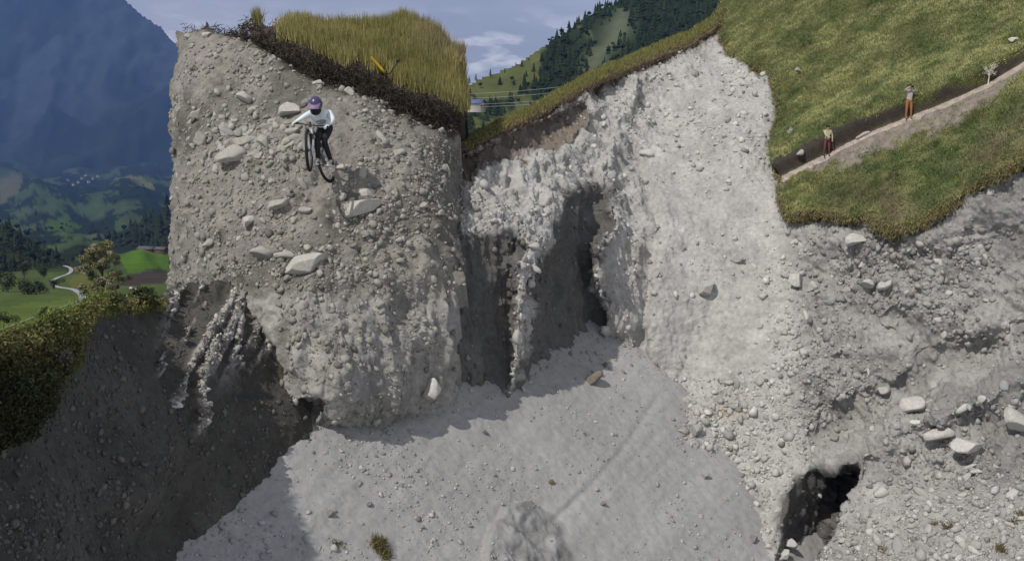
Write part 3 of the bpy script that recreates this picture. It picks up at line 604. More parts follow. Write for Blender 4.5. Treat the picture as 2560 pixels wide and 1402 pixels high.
# scree
def fmS(x, y, u, p):
    edge = seg(x, y, [(800, 1065), (1000, 1045), (1165, 1000), (1290, 970), (1400, 890), (1512, 805), (1600, 900), (1690, 960), (1700, 1100), (1820, 1160), (1940, 1250)])[0]
    return (u < np.clip(.16 + 1.0 * fbm(p, 2.2, 3, 89), .03, 1) + .8 * np.exp(-edge / 16)) & (x > 400) & (y < 1420)
p, nn = sample(SC, 30000, fmS, r); sz = lognorm(len(p), .018, .75, .14, r)
o = scatter_rocks('small_stones', p, nn, sz, cols_for(len(p), r, (.33, .32, .31)), T1, M_rock, seed=3); o['kind'] = 'stuff'; o.parent = SC.o
p, nn = sample(SC, 420, fmS, r); p, nn = p[:110], nn[:110]; sz = lognorm(len(p), .07, .35, .16, r)
for k in range(len(p)): put_stone(p[k], nn[k], sz[k], SC.o, r=r)

# ---------------------------------------------------------------- named boulders
GK = 'boulders lying on the rubble slope round the rider'
for a in [(512, 348, 40, 40, 'rounded boulder standing alone left of the flat slab, rubble slope', 0, 0), (607, 352, 66, 28, 'long flat stone lying just above the tilted grey slab', 1, 4),
          (593, 390, 92, 46, 'broad tilted slab, largest stone left of the cyclist', 2, 14), (666, 362, 28, 40, 'upright oval stone right of the long flat stone', 3, 50), (738, 330, 44, 24, 'oblong stone tucked just left of the handlebar', 4, 5),
          (716, 355, 44, 20, 'tapering stone leaning left of the bicycle fork', 5, 25), (735, 275, 66, 42, 'pale wedge of rock behind the cyclist\'s outstretched arm', 6, 15), (764, 662, 96, 44, 'big pale flat boulder at the slope foot, right of two others', 7, 5),
          (664, 634, 60, 36, 'boulder leftmost of the three at the foot of the rubble', 8, 14), (718, 640, 58, 24, 'flat stone in the middle of the three lowest boulders', 9, -3), (892, 526, 104, 44, 'wide pale slab half buried right below the cyclist', 10, 10),
          (914, 482, 52, 20, 'narrow flat stone just above the half buried pale slab', 11, 5), (700, 516, 50, 28, 'angular stone below and left of the rear wheel', 12, 28), (762, 523, 32, 20, 'small square stone right of the angular stone below the bicycle', 13, -5),
          (624, 558, 38, 28, 'whitish cracked stone alone on the dark lower rubble', 3, 10), (522, 608, 36, 20, 'small block near the lower left rubble edge', 5, 8), (612, 246, 38, 30, 'pair-topped pale stone high above the flat slab', 8, 10),
          (994, 384, 34, 20, 'blocky stone right of the bicycle under the dark soil', 1, 5), (856, 423, 30, 15, 'small pale stone touching the right of the rear wheel', 2, 5), (520, 84, 28, 20, 'white stone at the very top left of the rubble', 4, 0),
          (472, 92, 22, 18, 'small pale stone at the top left corner of the rubble', 6, 0), (490, 286, 44, 24, 'brownish stone above the rounded lone boulder', 7, 12), (797, 208, 28, 18, 'round pale stone just under the dark soil lip, above the helmet', 9, 0),
          (872, 235, 22, 30, 'upright pale stone right of the helmet below the soil lip', 10, 60), (1000, 465, 28, 18, 'lone grey stone on the right half of the rubble', 0, 0), (1060, 515, 26, 18, 'grey stone nearest the right edge of the rubble', 2, 20)]:
    boulder(KN, a[0], a[1], a[2], a[3], a[4], k=a[5], rot=a[6], lift=.2, group=GK, colr=(.40, .385, .35) if 'pale' in a[4] or 'whit' in a[4] else (.33, .315, .28))
for (sh_, x, y, w_, h_, lb, k, rt, cl_, lf) in [
        (R, 1617, 382, 42, 24, 'light boulder perched on the upper white face, left part', 2, -10, (.42, .42, .40), .4), (R, 1915, 186, 28, 20, 'pale block at the meadow corner right of the ridge apex', 4, 20, (.52, .50, .46), .4),
        (KN, 1086, 972, 44, 58, 'tall white block stuck upright in the buttress foot', 5, 5, (.52, .50, .47), .3), (R, 1762, 722, 40, 34, 'jutting boulder with dark underside in mid white face', 7, 0, (.36, .35, .33), .6),
        (R, 1842, 645, 30, 28, 'round boulder high on the smooth part of the white face', 0, 0, (.44, .43, .41), .6), (SC, 1478, 944, 60, 26, 'dark elongated clod of earth near the top of the scree', 1, 28, (.17, .15, .12), .3),
        (SC, 1512, 914, 24, 12, 'small dark clod just above the elongated one on the scree', 3, 35, (.17, .15, .12), .3),
        (R, 2424, 1120, 72, 34, 'smooth oblong boulder casting a long shadow, lower right cliff', 10, -8, (.46, .45, .42), .7), (R, 2340, 1090, 78, 40, 'broad rounded boulder left of the oblong one, lower right cliff', 9, 8, (.45, .43, .40), .5),
        (R, 2280, 1016, 60, 44, 'pointed boulder with dark right flank on the rocky ledge', 12, 25, (.45, .43, .40), .6), (R, 2288, 1052, 30, 16, 'small white block under the pointed ledge boulder', 4, 0, (.56, .55, .52), .7),
        (LB, 428, 1015, 34, 20, 'pale rock at the foot of the slender sunlit rib, shaded bank', 6, 5, (.5, .49, .46), .5), (R, 1738, 1078, 34, 30, 'dark boulder at the scree top under the orange stain', 3, 0, (.30, .29, .27), .5),
        (R, 1704, 1080, 24, 16, 'small flat boulder left of the dark one under the orange stain', 8, 0, (.32, .31, .29), .5), (R, 1975, 1360, 38, 24, 'grey boulder in the mouth of the dark lower cavity', 2, 0, (.42, .41, .39), .6),
        (R, 1958, 1382, 30, 20, 'flat boulder below the one in the dark lower cavity', 7, 10, (.44, .43, .41), .6), (R, 2205, 965, 34, 22, 'stone in the hollow of the right cliff, left one of a pair', 1, 0, (.40, .39, .36), .5),
        (R, 2150, 970, 24, 20, 'small round stone far left along the hollow of the right cliff', 0, 0, (.36, .35, .33), .5), (R, 1992, 706, 40, 34, 'large knobbly boulder under the lower meadow\'s left corner', 11, 0, (.43, .42, .39), .5),
        (R, 2030, 720, 30, 26, 'boulder touching the right of the large knobbly one', 5, 30, (.40, .39, .37), .5), (R, 2168, 703, 30, 24, 'stone below the meadow edge, left of two neighbours', 8, 10, (.42, .41, .38), .5), (R, 2210, 706, 36, 24, 'stone below the meadow edge, right of two neighbours', 13, 25, (.40, .39, .37), .5),
        (R, 2140, 600, 60, 34, 'pale outcrop boulder right under the meadow tip', 6, 15, (.47, .46, .43), .3), (R, 2540, 1060, 60, 60, 'boulder at the far right edge of the cliff', 12, 0, (.40, .39, .36), .6), (R, 2440, 1178, 30, 14, 'small flat stone under the oblong shadow-casting boulder', 9, 0, (.42, .41, .38), .5),
        (SC, 1215, 1075, 15, 13, 'small round dark boulder on the scree below the alcoves', 0, 0, (.16, .15, .13), .6), (SC, 828, 1282, 34, 16, 'narrow dark boulder on the lower left scree', 2, 45, (.2, .19, .18), .4), (SC, 925, 1262, 16, 14, 'round dark boulder in mid lower scree', 4, 0, (.17, .16, .15), .5),
        (SC, 1382, 1197, 15, 13, 'small mossy boulder alone on the open scree', 5, 0, (.13, .12, .05), .6), (SC, 1512, 1252, 18, 12, 'dark boulder on the scree right of the slumped mound', 9, 20, (.19, .18, .17), .5), (SC, 1760, 1190, 24, 12, 'flat dark stone on the bare right part of the scree', 3, 10, (.26, .25, .24), .5),
        (SC, 1880, 1350, 20, 16, 'angular dark stone near the scree bottom by the cavity', 10, 10, (.22, .21, .2), .5)]:
    boulder(sh_, x, y, w_, h_, lb, k=k, rot=rt, lift=lf, colr=cl_)

# dry grass clumps on the lower slopes
def clump(sheet, px, py, r_px, n, hgt, colr, label, name='grass_clump', group=None, seed=0, cat='grass clump'):
    rr = np.random.default_rng(seed + int(px)); xs = px + rr.normal(size=n) * r_px * .3; ys = py + rr.normal(size=n) * r_px * .18
    pp = np.array([sheet.at(x, y)[0] for x, y in zip(xs, ys)]); nn = np.array([sheet.at(x, y)[1] for x, y in zip(xs, ys)])
    o = blades(name, pp, nn, 10, hgt, .015, np.tile(colr, (n, 1)) * rr.uniform(.7, 1.3, (n, 1)), .08, seed=seed, kind=None, lean=.45)
    c0 = Vector(sheet.at(px, py)[0]); o.data.transform(Matrix.Translation(-c0)); o.location = c0
    return tag(o, label, cat, group)
G2 = 'dry grass clumps on the bare slopes'
clump(SC, 950, 1360, 20, 50, .3, (.16, .14, .06), 'largest olive grass clump at the bottom edge of the scree', group=G2)
clump(SC, 965, 1385, 14, 30, .25, (.17, .15, .06), 'grass clump at the very bottom, touching the largest olive clump', group=G2)
clump(SC, 845, 1358, 10, 12, .15, (.16, .14, .06), 'tiny grass clump left of the largest olive clump', group=G2)
clump(R, 2238, 640, 15, 20, .22, (.24, .18, .08), 'straw-coloured clump on the cliff just below the meadow tip', group=G2)
for x, y, s_, l_ in [(2500, 1368, 22, 'biggest of the dry tufts low in the right corner'), (2530, 1305, 10, 'round dry tuft above the biggest corner tuft'), (2370, 1318, 9, 'dry tuft midway along the lower right scree'), (2330, 1305, 7, 'small dry tuft left of the midway tuft, lower right scree'), (2205, 1372, 9, 'dry tuft nearest the dark cavity at the bottom'), (2550, 1285, 6, 'smallest dry tuft by the right picture edge')]:
    clump(R, x, y, s_, int(6 + s_), .16, (.15, .115, .05), l_, group=G2)
clump(R, 1310, 404, 14, 14, .18, (.24, .19, .09), 'straw tuft on the pale shelf under the dark soil band', group=G2)

# ---------------------------------------------------------------- left bank vegetation
def bank_bushes():
    cs, rs, cl = [], [], []
    rr = np.random.default_rng(44); n = 0
    while n < 900:
        x, y = rr.uniform(-100, 420), rr.uniform(745, 1110)
        if sdf(np.array([x]), np.array([y]), BUSHZONE)[0] > -6: continue
        p0, n0 = LB.at(x, y); s_ = rr.uniform(.08, .32) * (1 if x < 220 else .85)
        cs.append(p0 + n0 * s_ * .5); rs.append([s_, s_, s_ * .8]); k = rr.random(); v = rr.uniform(.7, 1.25)
        v *= np.interp(y - x * .15, [760, 840, 900, 1000], [1.3, 1.1, .6, .3]); cl.append(np.array([.075, .085, .028]) * (1 - k) * v + np.array([.14, .125, .045]) * k * v); n += 1  # leaf colour bright on top, darkened downward to paint in the thicket's shade
    leaf_cloud('undergrowth', cs, rs, 70, .034, cl, seed=3, kind='stuff')
bank_bushes()
def bank_grass():
    rr = np.random.default_rng(45); x = rr.uniform(-100, 300, 9000); y = rr.uniform(745, 1000, 9000); m = sdf(x, y, BUSHZONE) < -2; x, y = x[m], y[m]
    pn = [LB.at(a, b) for a, b in zip(x, y)]; pp = np.array([a[0] for a in pn]); nn = np.array([a[1] for a in pn]); t = np.clip((y - x * .1 - 800) / 140, 0, 1)[:, None]
    blades('grass', pp, nn, 7, .2, .012, np.array([.16, .21, .05]) * (1 - t) + np.array([.06, .07, .03]) * t, .07, seed=46, lean=.4)  # lit top and shaded foot of the bank painted into the blade colour
bank_grass()
def shrub(px, py, w_, h_, colr, label, n=420, sheet=LB, d=None, name='shrub', group=None, cat='shrub', seed=0):
    rr = np.random.default_rng(int(px * 7 + py)); p0 = sheet.at(px, py)[0] if d is None else P(px, py, d); dd = float(p0 @ FW)
    W = w_ / 2 / F * dd; H = h_ / F * dd; root = empty(name, p0, label=label, cat=cat, group=group)
    k = 9; cs = p0 + np.c_[rr.normal(size=(k, 1)) * W * .45, rr.normal(size=(k, 1)) * W * .4, rr.uniform(.25, .8, (k, 1)) * H]
    leaf_cloud('foliage', cs, np.tile([W * .5, W * .5, H * .3], (k, 1)), n // k, max(W * .09, .04), np.tile(colr, (k, 1)) * rr.uniform(.7, 1.25, (k, 1)), seed=int(px), parent=root, shell=.2)
    tubes('stem', [([p0 - np.array([0, 0, .1 * H]), p0 + np.array([rr.normal() * .1 * W, 0, H * .3]), c], [.04 * H, .03 * H, .012 * H]) for c in cs[:4]], M_bark, root, 6)
    return root
GB = 'shrubs on the shaded left bank'
shrub(150, 830, 90, 60, (.10, .12, .035), 'yellow-green shrub high on the left bank below the bright pasture', group=GB, n=1600)
shrub(60, 890, 100, 70, (.12, .12, .04), 'broad olive shrub at the left picture edge, mid bank', group=GB, n=1600)
shrub(150, 915, 80, 66, (.11, .105, .085), 'greyish shrub at the right rim of the bank thicket', group=GB, n=1500)
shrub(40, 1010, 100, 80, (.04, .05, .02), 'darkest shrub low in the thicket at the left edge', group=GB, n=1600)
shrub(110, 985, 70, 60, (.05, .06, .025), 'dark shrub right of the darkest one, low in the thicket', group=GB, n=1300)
shrub(375, 768, 90, 56, (.055, .065, .025), 'dark crest shrub beside the rubble slope, bank top', group=GB, n=1500)
shrub(275, 778, 90, 44, (.05, .065, .025), 'low dark shrub on the crest under the tree', group=GB, n=1400)

# ================================================================= THE DISTANCE
def ZB(px, py, d): return P(px, py, d)
# valley floor and its fields
DY = [380, 430, 470, 540, 600, 640, 680, 720, 760, 800, 880]; DD = [7600, 6000, 4300, 2500, 1500, 800, 480, 300, 170, 110, 60]
def q_val(px, py): return 1 / np.exp(np.interp(py, DY, np.log(DD)))
FIELDS = [([(300, 655), (330, 645), (420, 632), (420, 668), (320, 684)], (.10, .19, .03)), ([(318, 688), (420, 670), (420, 704), (340, 716), (300, 712)], (.075, .06, .055)), ([(345, 640), (420, 630), (420, 640), (350, 650)], (.20, .19, .07)),
          ([(270, 640), (345, 622), (420, 622), (420, 632), (330, 645), (300, 655)], (.09, .12, .04)), ([(110, 545), (165, 530), (200, 548), (170, 566), (120, 568)], (.12, .19, .04)), ([(275, 452), (330, 448), (400, 486), (360, 484), (300, 470)], (.26, .25, .10)),
          ([(0, 462), (60, 448), (50, 480), (0, 490)], (.2, .2, .1)), ([(80, 455), (150, 450), (120, 466), (80, 466)], (.15, .17, .09)), ([(180, 592), (260, 588), (300, 600), (240, 606)], (.16, .18, .09)), ([(0, 770), (100, 752), (180, 745), (215, 750), (150, 790), (0, 860)], (.13, .18, .05)),
          ([(0, 552), (40, 545), (60, 560), (10, 566)], (.12, .17, .05)), ([(170, 700), (210, 680), (240, 720), (230, 745), (190, 745)], (.15, .16, .05))]
def cV(p, px, py, n):
    pix = np.stack([px * .35, py * 1.6, 0 * px], 1); f = fbm(pix, 22, 7, 90, .68)[:, None]; c = np.where(f > .06, np.array([[.055, .08, .035]]), np.array([[.018, .028, .016]])) * (1 + .3 * fbm(pix, 6, 3, 91)[:, None])
    near = ss(py, 640, 700)[:, None]; c = c * (1 - near) + np.array([.075, .10, .035]) * (1 + .4 * f) * near
    for poly, col in FIELDS:
        m = (sdf(px, py, poly) + fbm(pix, 10, 2, 92) * 4 < 0)[:, None]; c = np.where(m, np.array([col]) * (.5 if np.mean([q_[1] for q_ in poly]) < 610 else .72) * (1 + .15 * f), c)
    return c
VA = grid_sheet('valley_floor', -260, 1320, 392, 880, 5, q_val, lambda p, x, y: .02 * (p @ FW) * fbm(np.stack([x, y * 2, 0 * x], 1), 110, 3, 93) * ss(-y, -690, -640), cV, M_valley, smooth=True)
# big mountain across the valley
SKYL = [(-300, -560), (0, -240), (200, -95), (322, 4), (372, 34), (416, 70), (520, 140), (700, 270), (900, 400)]
def q_mt(px, py):
    t = ss(-py, -440, 600); return 1 / (6100 + 2900 * np.clip((440 - py) / 900, 0, 1.2) + .0 * px)
def d_mt(p, px, py):
    ridge = 1 - np.abs(fbm(p * np.array([1, .35, .28]), 900, 5, 94)) * 2; return 260 * (ridge - .6) + 60 * fbm(p, 240, 4, 95)
def c_mt(p, px, py, n):
    f = fbm(np.stack([px + py * .5, py - px * .2, 0 * px], 1), 170, 5, 96); rockm = (ss(f, -.02, .16) * (1 - ss(py, 280, 400)))[:, None]
    return np.array([.022, .03, .022]) * (1 + .4 * fbm(p, 300, 4, 97)[:, None]) * (1 - rockm) + np.array([.045, .058, .062]) * rockm
keep_mt = lambda x, y: y > np.interp(x, [a[0] for a in SKYL], [a[1] for a in SKYL]) + fbm(np.stack([x.ravel(), y.ravel(), 0 * x.ravel()], 1), 40, 4, 98).reshape(x.shape) * 7
MT = grid_sheet('mountain', -300, 900, -580, 450, 5, q_mt, d_mt, c_mt, M_far, keep=keep_mt, smooth=True, skirt=900, skirt_dir=(0, .8, -.6))
# forested hill at the left, dark spur behind the fields
def hill(name, line, d0, d1, y1, x0, x1, colr, seed, amp=.01, step=4):
    lx = [a[0] for a in line]; ly = [a[1] for a in line]
    def q(px, py):
        top = np.interp(px, lx, ly); t = np.clip((py - top) / (y1 - top + 1e-6), -.2, 1.2); return 1 / (d1 + (d0 - d1) * t)
    return grid_sheet(name, x0, x1, min(ly) - 10, y1, step, q, lambda p, x, y: amp * (p @ FW) * fbm(p, d0 * .08, 4, seed), lambda p, x, y, n: np.array(colr) * (1 + .35 * fbm(p, d0 * .03, 4, seed + 1)[:, None]), M_valley,
                      keep=lambda x, y: y > np.interp(x, lx, ly), smooth=True, skirt=d1 * .2, skirt_dir=(0, .8, -.6))
H1 = hill('hill', [(-260, 470), (0, 566), (60, 592), (120, 622), (172, 652), (200, 690)], 420, 760, 790, -260, 215, (.028, .036, .018), 101)
H2 = hill('hill', [(180, 645), (240, 618), (275, 600), (330, 562), (400, 512), (440, 488), (600, 400), (900, 300)], 850, 1300, 640, 180, 900, (.02, .028, .018), 103)
# hillside behind the ridge
SK2 = [(900, 262), (1100, 215), (1165, 208), (1200, 194), (1250, 182), (1330, 145), (1400, 100), (1470, 52), (1530, 20), (1580, -8), (1700, -90), (1950, -240)]
lx2 = [a[0] for a in SK2]; ly2 = [a[1] for a in SK2]
def q_h3(px, py):
    top = np.interp(px, lx2, ly2); t = np.clip((py - top) / 330, -.1, 1.5); return 1 / (640 + (px - 1165) * .35 - 330 * t)
def c_h3(p, px, py, n):
    f = fbm(np.stack([px, py * 1.6, 0 * px], 1), 70, 4, 105); ridge_m = ss(f + .25 * (px < 1330) * (py < 330) - .5 * ss(px, 1340, 1420), -.05, .1)[:, None]
    top = np.interp(px, lx2, ly2)
    fores = np.array([.022, .032, .016]) * (1 + .4 * f[:, None]); grs = np.array([.085, .095, .035]) * (1 + .3 * f[:, None])
    lip = np.exp(-(seg(px, py, [(1560, 60), (1480, 150), (1470, 230)])[0] / 26) ** 2)[:, None] * .7
    up_ = ss(px + py * .2, 1500, 1640)[:, None] * .0
    c = fores * (1 - ridge_m) + grs * ridge_m; return c * (1 - lip) + np.array([.13, .145, .09]) * lip
H3 = grid_sheet('hillside', 900, 1960, -250, 470, 5, q_h3, lambda p, x, y: 9 * fbm(p, 70, 4, 106) + 2.5 * fbm(p, 14, 3, 107), c_h3, M_valley, keep=lambda x, y: y > np.interp(x, lx2, ly2), smooth=True, skirt=120, skirt_dir=(0, .7, -.7))
# woods on those hills: thousands of firs, one mass each
def cone_tpl():
    V, Fc = [], []
    for (z0, z1, r0) in ((.12, .55, .24), (.38, .8, .17), (.62, 1.0, .10)):
        b = len(V); m_ = 7
        for j in range(m_): V.append((r0 * (1 + .25 * ((j * 5) % 3 - 1)) * math.cos(2 * math.pi * j / m_), r0 * (1 + .25 * ((j * 7) % 3 - 1)) * math.sin(2 * math.pi * j / m_), z0 - .03 * (j % 2)))
        V.append((0, 0, z1))
        for j in range(m_): Fc.append((b + j, b + (j + 1) % m_, b + m_))
    return np.array(V), np.array(Fc)
CV_, CF_ = cone_tpl()
def round_tpl():
    V, Fc = T1[0]; return V * np.array([.36, .36, .42]) + np.array([0, 0, .5]), Fc
def forest(name, sheet, n, hgt, colr, fm, seed, rnd=.3):
    r = np.random.default_rng(seed); p, _ = sample(sheet, n, fm, r); n = len(p); Vs, Fs, Cs = [], [], []; off = 0
    isr = r.random(n) < rnd
    for m, (V, Fc) in ((~isr, (CV_, CF_)), (isr, round_tpl())):
        q = p[m]; k = len(q)
        if not k: continue
        h = hgt * r.uniform(.6, 1.3, k); an = r.uniform(0, 6.28, k); ca, sa = np.cos(an), np.sin(an)
        v = V[None] * h[:, None, None]; v = np.stack([v[..., 0] * ca[:, None] - v[..., 1] * sa[:, None], v[..., 0] * sa[:, None] + v[..., 1] * ca[:, None], v[..., 2]], -1) + q[:, None] - np.array([0, 0, .1]) * hgt
        Vs.append(v.reshape(-1, 3)); Fs.append((Fc[None] + (np.arange(k) * len(V))[:, None, None] + off).reshape(-1, 3)); Cs.append(np.repeat(np.array(colr) * r.uniform(.6, 1.4, (k, 1)), len(V), 0)); off += k * len(V)
    o = mesh_np(name, np.concatenate(Vs), np.concatenate(Fs), M_valley, col=np.concatenate(Cs)); o['kind'] = 'stuff'; return o
def fm3(x, y, u, p):
    f = fbm(np.stack([x, y * 1.6, 0 * x], 1), 70, 4, 105); rm = ss(f + .25 * (x < 1330) * (y < 330) - .5 * ss(x, 1340, 1420), -.05, .1)
    lip = np.exp(-(seg(x, y, [(1560, 60), (1480, 150), (1470, 230)])[0] / 26) ** 2); return (u > rm * .97) & (u > lip) & (x > 1120)
forest('forest', H3, 9000, 6.5, (.022, .034, .016), fm3, 31)
forest('forest', H1, 1500, 9, (.024, .034, .016), lambda x, y, u, p: (x > -120), 32, .5)
forest('forest', H2, 900, 16, (.02, .028, .017), lambda x, y, u, p: x < 520, 33)
forest('forest', VA, 2600, 15, (.022, .034, .018), lambda x, y, u, p: (x < 470) & (y > 470) & (y < 610) & (fbm(np.stack([x * .35, y * 1.6, 0 * x], 1), 22, 4, 90) < .06), 34, .6)

# single trees and bushes one can tell apart
def conifer(px, py, h_px, d, label, group, colr=(.028, .04, .018)):
    base = P(px, py, d); h = h_px / F * d; root = empty('fir_tree', base, label=label, cat='tree', group=group); rr = np.random.default_rng(int(px * 3))
    tubes('trunk', [([base - np.array([0, 0, .05 * h]), base + np.array([0, 0, .9 * h])], [.03 * h, .008 * h])], M_bark, root, 6)
    k = 9; zz = np.linspace(.14, .95, k); cs = base + np.c_[rr.normal(size=(k, 2)) * .02 * h, zz[:, None] * h]; rad = (1.05 - zz) * .28 * h
    leaf_cloud('crown', cs, np.c_[rad, rad, np.full(k, .09 * h)], 60, .035 * h, colr, parent=root, seed=int(px), shell=.3)
GT = 'trees on the skyline of the hillside'
for (x, y, h, lb) in [(1174, 207, 16, 'leftmost skyline fir beside the rubble slope edge'), (1190, 200, 18, 'skyline fir just left of the rounded pair'), (1226, 190, 20, 'bushy skyline fir, tallest near the sky gap'), (1262, 182, 12, 'short skyline fir right of the tallest'),
                      (1290, 167, 13, 'skyline fir halfway up the open shoulder'), (1322, 152, 12, 'skyline fir where the open shoulder turns to forest'), (1372, 122, 12, 'skyline fir on the steeper wooded crest'), (1410, 98, 14, 'skyline fir highest before the crest steepens')]:
    conifer(x, y + 3, h, 1 / float(q_h3(np.array([float(x)]), np.array([float(y)]))[0]) - 3, lb, GT)
GV = 'round bushes beside the valley road'
for (x, y, w_, h_, d, lb) in [(20, 810, 46, 34, 95, 'round bush alone on the pasture at the left edge'), (60, 742, 66, 46, 240, 'pale round tree at the foot of the wooded hill'), (100, 735, 46, 34, 250, 'round bush left of the lowest road bend'), (18, 725, 60, 60, 260, 'big dark tree at the left edge under the hill'),
                              (135, 720, 34, 26, 270, 'small bush touching the left side of the road bend'), (180, 655, 26, 26, 640, 'dark bush where the road disappears'), (205, 640, 30, 24, 760, 'bush behind the road end, left of the tree top'), (110, 690, 36, 34, 380, 'dark tree left of the pale upper road bend'), (60, 690, 40, 40, 400, 'dark tree on the hill foot above the pale round one')]:
    shrub(x, y, w_, h_, (.045, .06, .026), lb, d=d, n=900, name='bush', group=GV, cat='bush')
# the lone tree on the crest
def lone_tree():
    d = 96.; base = P(260, 758, d); s = 1.16 * d / F; root = empty('tree', base, label='lone pale olive-brown tree standing on the crest beside the valley road', cat='tree'); rr = np.random.default_rng(77)
    lobes = []; limbs = [([base - [0, 0, .6], base + np.array([0, 0, 40 * s]), base + np.array([2 * s, 0, 80 * s]), base + np.array([-4 * s, 0, 122 * s])], [4 * s, 3 * s, 1.8 * s, .5 * s])]
    for k in range(64):
        z = rr.uniform(14, 128); env = np.interp(z, [10, 30, 60, 95, 125, 135], [30, 44, 46, 34, 16, 6]); an = rr.uniform(0, 6.28); q = rr.uniform(.35, 1)
        c = base + np.array([math.cos(an) * env * q * 1.25, math.sin(an) * env * q * 1.25, z]) * s; lobes.append((c, rr.uniform(6, 12) * s))
        if k % 2 == 0: limbs.append(([base + np.array([0, 0, max(z - 28, 6)]) * s, (base + np.array([0, 0, z - 10]) * s + c) / 2, c], [1.2 * s, .7 * s, .3 * s]))
    tubes('trunk', limbs[:1], M_bark, root, 8); tubes('branches', limbs[1:], M_bark, root, 5)
    cl = np.array([(.20, .19, .09) if rr.random() < .55 else (.31, .27, .19) if rr.random() < .45 else (.11, .13, .05) for _ in lobes])
    leaf_cloud('crown', [l[0] for l in lobes], [[l[1] * 1.15, l[1] * 1.15, l[1] * .85] for l in lobes], 230, 2.0 * s, cl, seed=5, parent=root, shell=.15)
lone_tree()
# valley road and pasture track
def ribbon(name, line, wpx, colr, lift=.003):
    L = np.array(line, float); cum = np.r_[0, np.cumsum(np.hypot(*(L[1:, :2] - L[:-1, :2]).T))]; cum /= cum[-1]; t = np.linspace(0, 1, 90)
    # smooth the corners
    x = np.interp(t, cum, L[:, 0]); y = np.interp(t, cum, L[:, 1]); kf = np.ones(9) / 9
    x[4:-4] = np.convolve(x, kf, 'valid'); y[4:-4] = np.convolve(y, kf, 'valid')
    d = np.exp(np.interp(y, DY, np.log(DD))) * (1 - lift); c = P(x, y, d) ; tg = np.gradient(c, axis=0); nn = np.cross(tg, [0, 0, 1.]); nn /= np.linalg.norm(nn, axis=1, keepdims=True)
    wd = (np.interp(t, [0, 1], wpx) / F * d)[:, None]; V = np.concatenate([c - nn * wd, c + nn * wd]) + np.array([0, 0, .15]); i = np.arange(89)
    o = mesh_np(name, V, np.stack([i, i + 1, i + 91, i + 90], 1), colr, smooth=True); o['kind'] = 'structure'; return o
M_road = flat('road_asphalt', (.30, .30, .31), .8); M_track = flat('track_gravel', (.26, .24, .17), .9)
ribbon('road', [(160, 664, 0), (182, 672, 0), (176, 684, 0), (140, 696, 0), (122, 708, 0), (140, 718, 0), (185, 724, 0), (208, 738, 0), (206, 752, 0), (190, 770, 0)], (4, 9), M_road)
ribbon('track', [(-40, 842, 0), (40, 812, 0), (110, 786, 0), (200, 752, 0)], (2.5, 2), M_track)
# houses: tiny in the photograph but built as walls, roof, windows
M_wall = flat('house_plaster', (.5, .46, .42), .9); M_wall2 = flat('house_timber', (.12, .08, .055), .9); M_roof = flat('roof_slate', (.10, .085, .08), .8); M_roof2 = flat('roof_tin', (.10, .13, .24), .5); M_win = flat('window_dark', (.02, .025, .03), .2, .6)
def house(px, py, d, w_px, label, wall=None, roof=None, name='house', group=None, asp=1.2, rz=.4, hw=.5, cat='house'):
    p = P(px, py, d); W = w_px / F * d; D = W * asp; H = W * hw; root = empty(name, p, label=label, cat=cat, group=group); c, s = math.cos(rz), math.sin(rz)
    def T(v): v = np.array(v, float); return np.c_[v[:, 0] * c - v[:, 1] * s, v[:, 0] * s + v[:, 1] * c, v[:, 2]] + p
    a, b = W / 2, D / 2; V = [(-a, -b, -H), (a, -b, -H), (a, b, -H), (-a, b, -H), (-a, -b, H), (a, -b, H), (a, b, H), (-a, b, H), (0, -b, H * 1.75), (0, b, H * 1.75)]
    mesh_np('wall', T(V), [np.array([(0, 1, 5, 4), (1, 2, 6, 5), (2, 3, 7, 6), (3, 0, 4, 7)]), np.array([(4, 5, 8), (6, 7, 9)])], wall or M_wall, parent=root)
    o_ = 1.14; z0, z1 = H * .9, H * 1.82; th = H * .12
    V = [(-a * o_ * 1.05, -b * o_, z0), (0, -b * o_, z1), (a * o_ * 1.05, -b * o_, z0), (-a * o_ * 1.05, b * o_, z0), (0, b * o_, z1), (a * o_ * 1.05, b * o_, z0)]; V = V + [(x, y, z + th) for x, y, z in V]
    mesh_np('roof', T(V), np.array([(0, 1, 4, 3), (1, 2, 5, 4), (6, 9, 10, 7), (7, 10, 11, 8), (0, 6, 7, 1), (1, 7, 8, 2), (3, 4, 10, 9), (4, 5, 11, 10), (0, 3, 9, 6), (2, 8, 11, 5)]), roof or M_roof, parent=root)
    for sx in (-.45, .45):
        e = .02 * W; x0, x1, za, zb = sx * a - .16 * a, sx * a + .16 * a, H * .1, H * .6
        V = [(x0, -b - e, za), (x1, -b - e, za), (x1, -b - e, zb), (x0, -b - e, zb), (x0, -b, za), (x1, -b, za), (x1, -b, zb), (x0, -b, zb)]
        mesh_np('window', T(V), np.array([(0, 1, 2, 3), (0, 4, 5, 1), (1, 5, 6, 2), (2, 6, 7, 3), (3, 7, 4, 0)]), M_win, parent=root)
house(368, 628, 760, 22, 'long dark-roofed barn above the bright green field', M_wall2, M_roof, 'barn', asp=1.8, rz=1.3, hw=.3, cat='barn'); house(404, 628, 740, 18, 'second dark barn, nearer the rubble slope edge', M_wall2, M_roof, 'barn', asp=1.6, rz=1.2, hw=.32, cat='barn')
house(1182, 270, 470, 36, 'blue-roofed house on the hillside beside the rubble slope', M_wall, M_roof2, asp=1.5, rz=1.2, hw=.3)
vill = [(160, 438), (176, 443), (190, 436), (205, 446), (216, 440), (232, 447), (170, 452), (196, 456), (222, 455), (150, 447), (245, 441), (184, 462)]
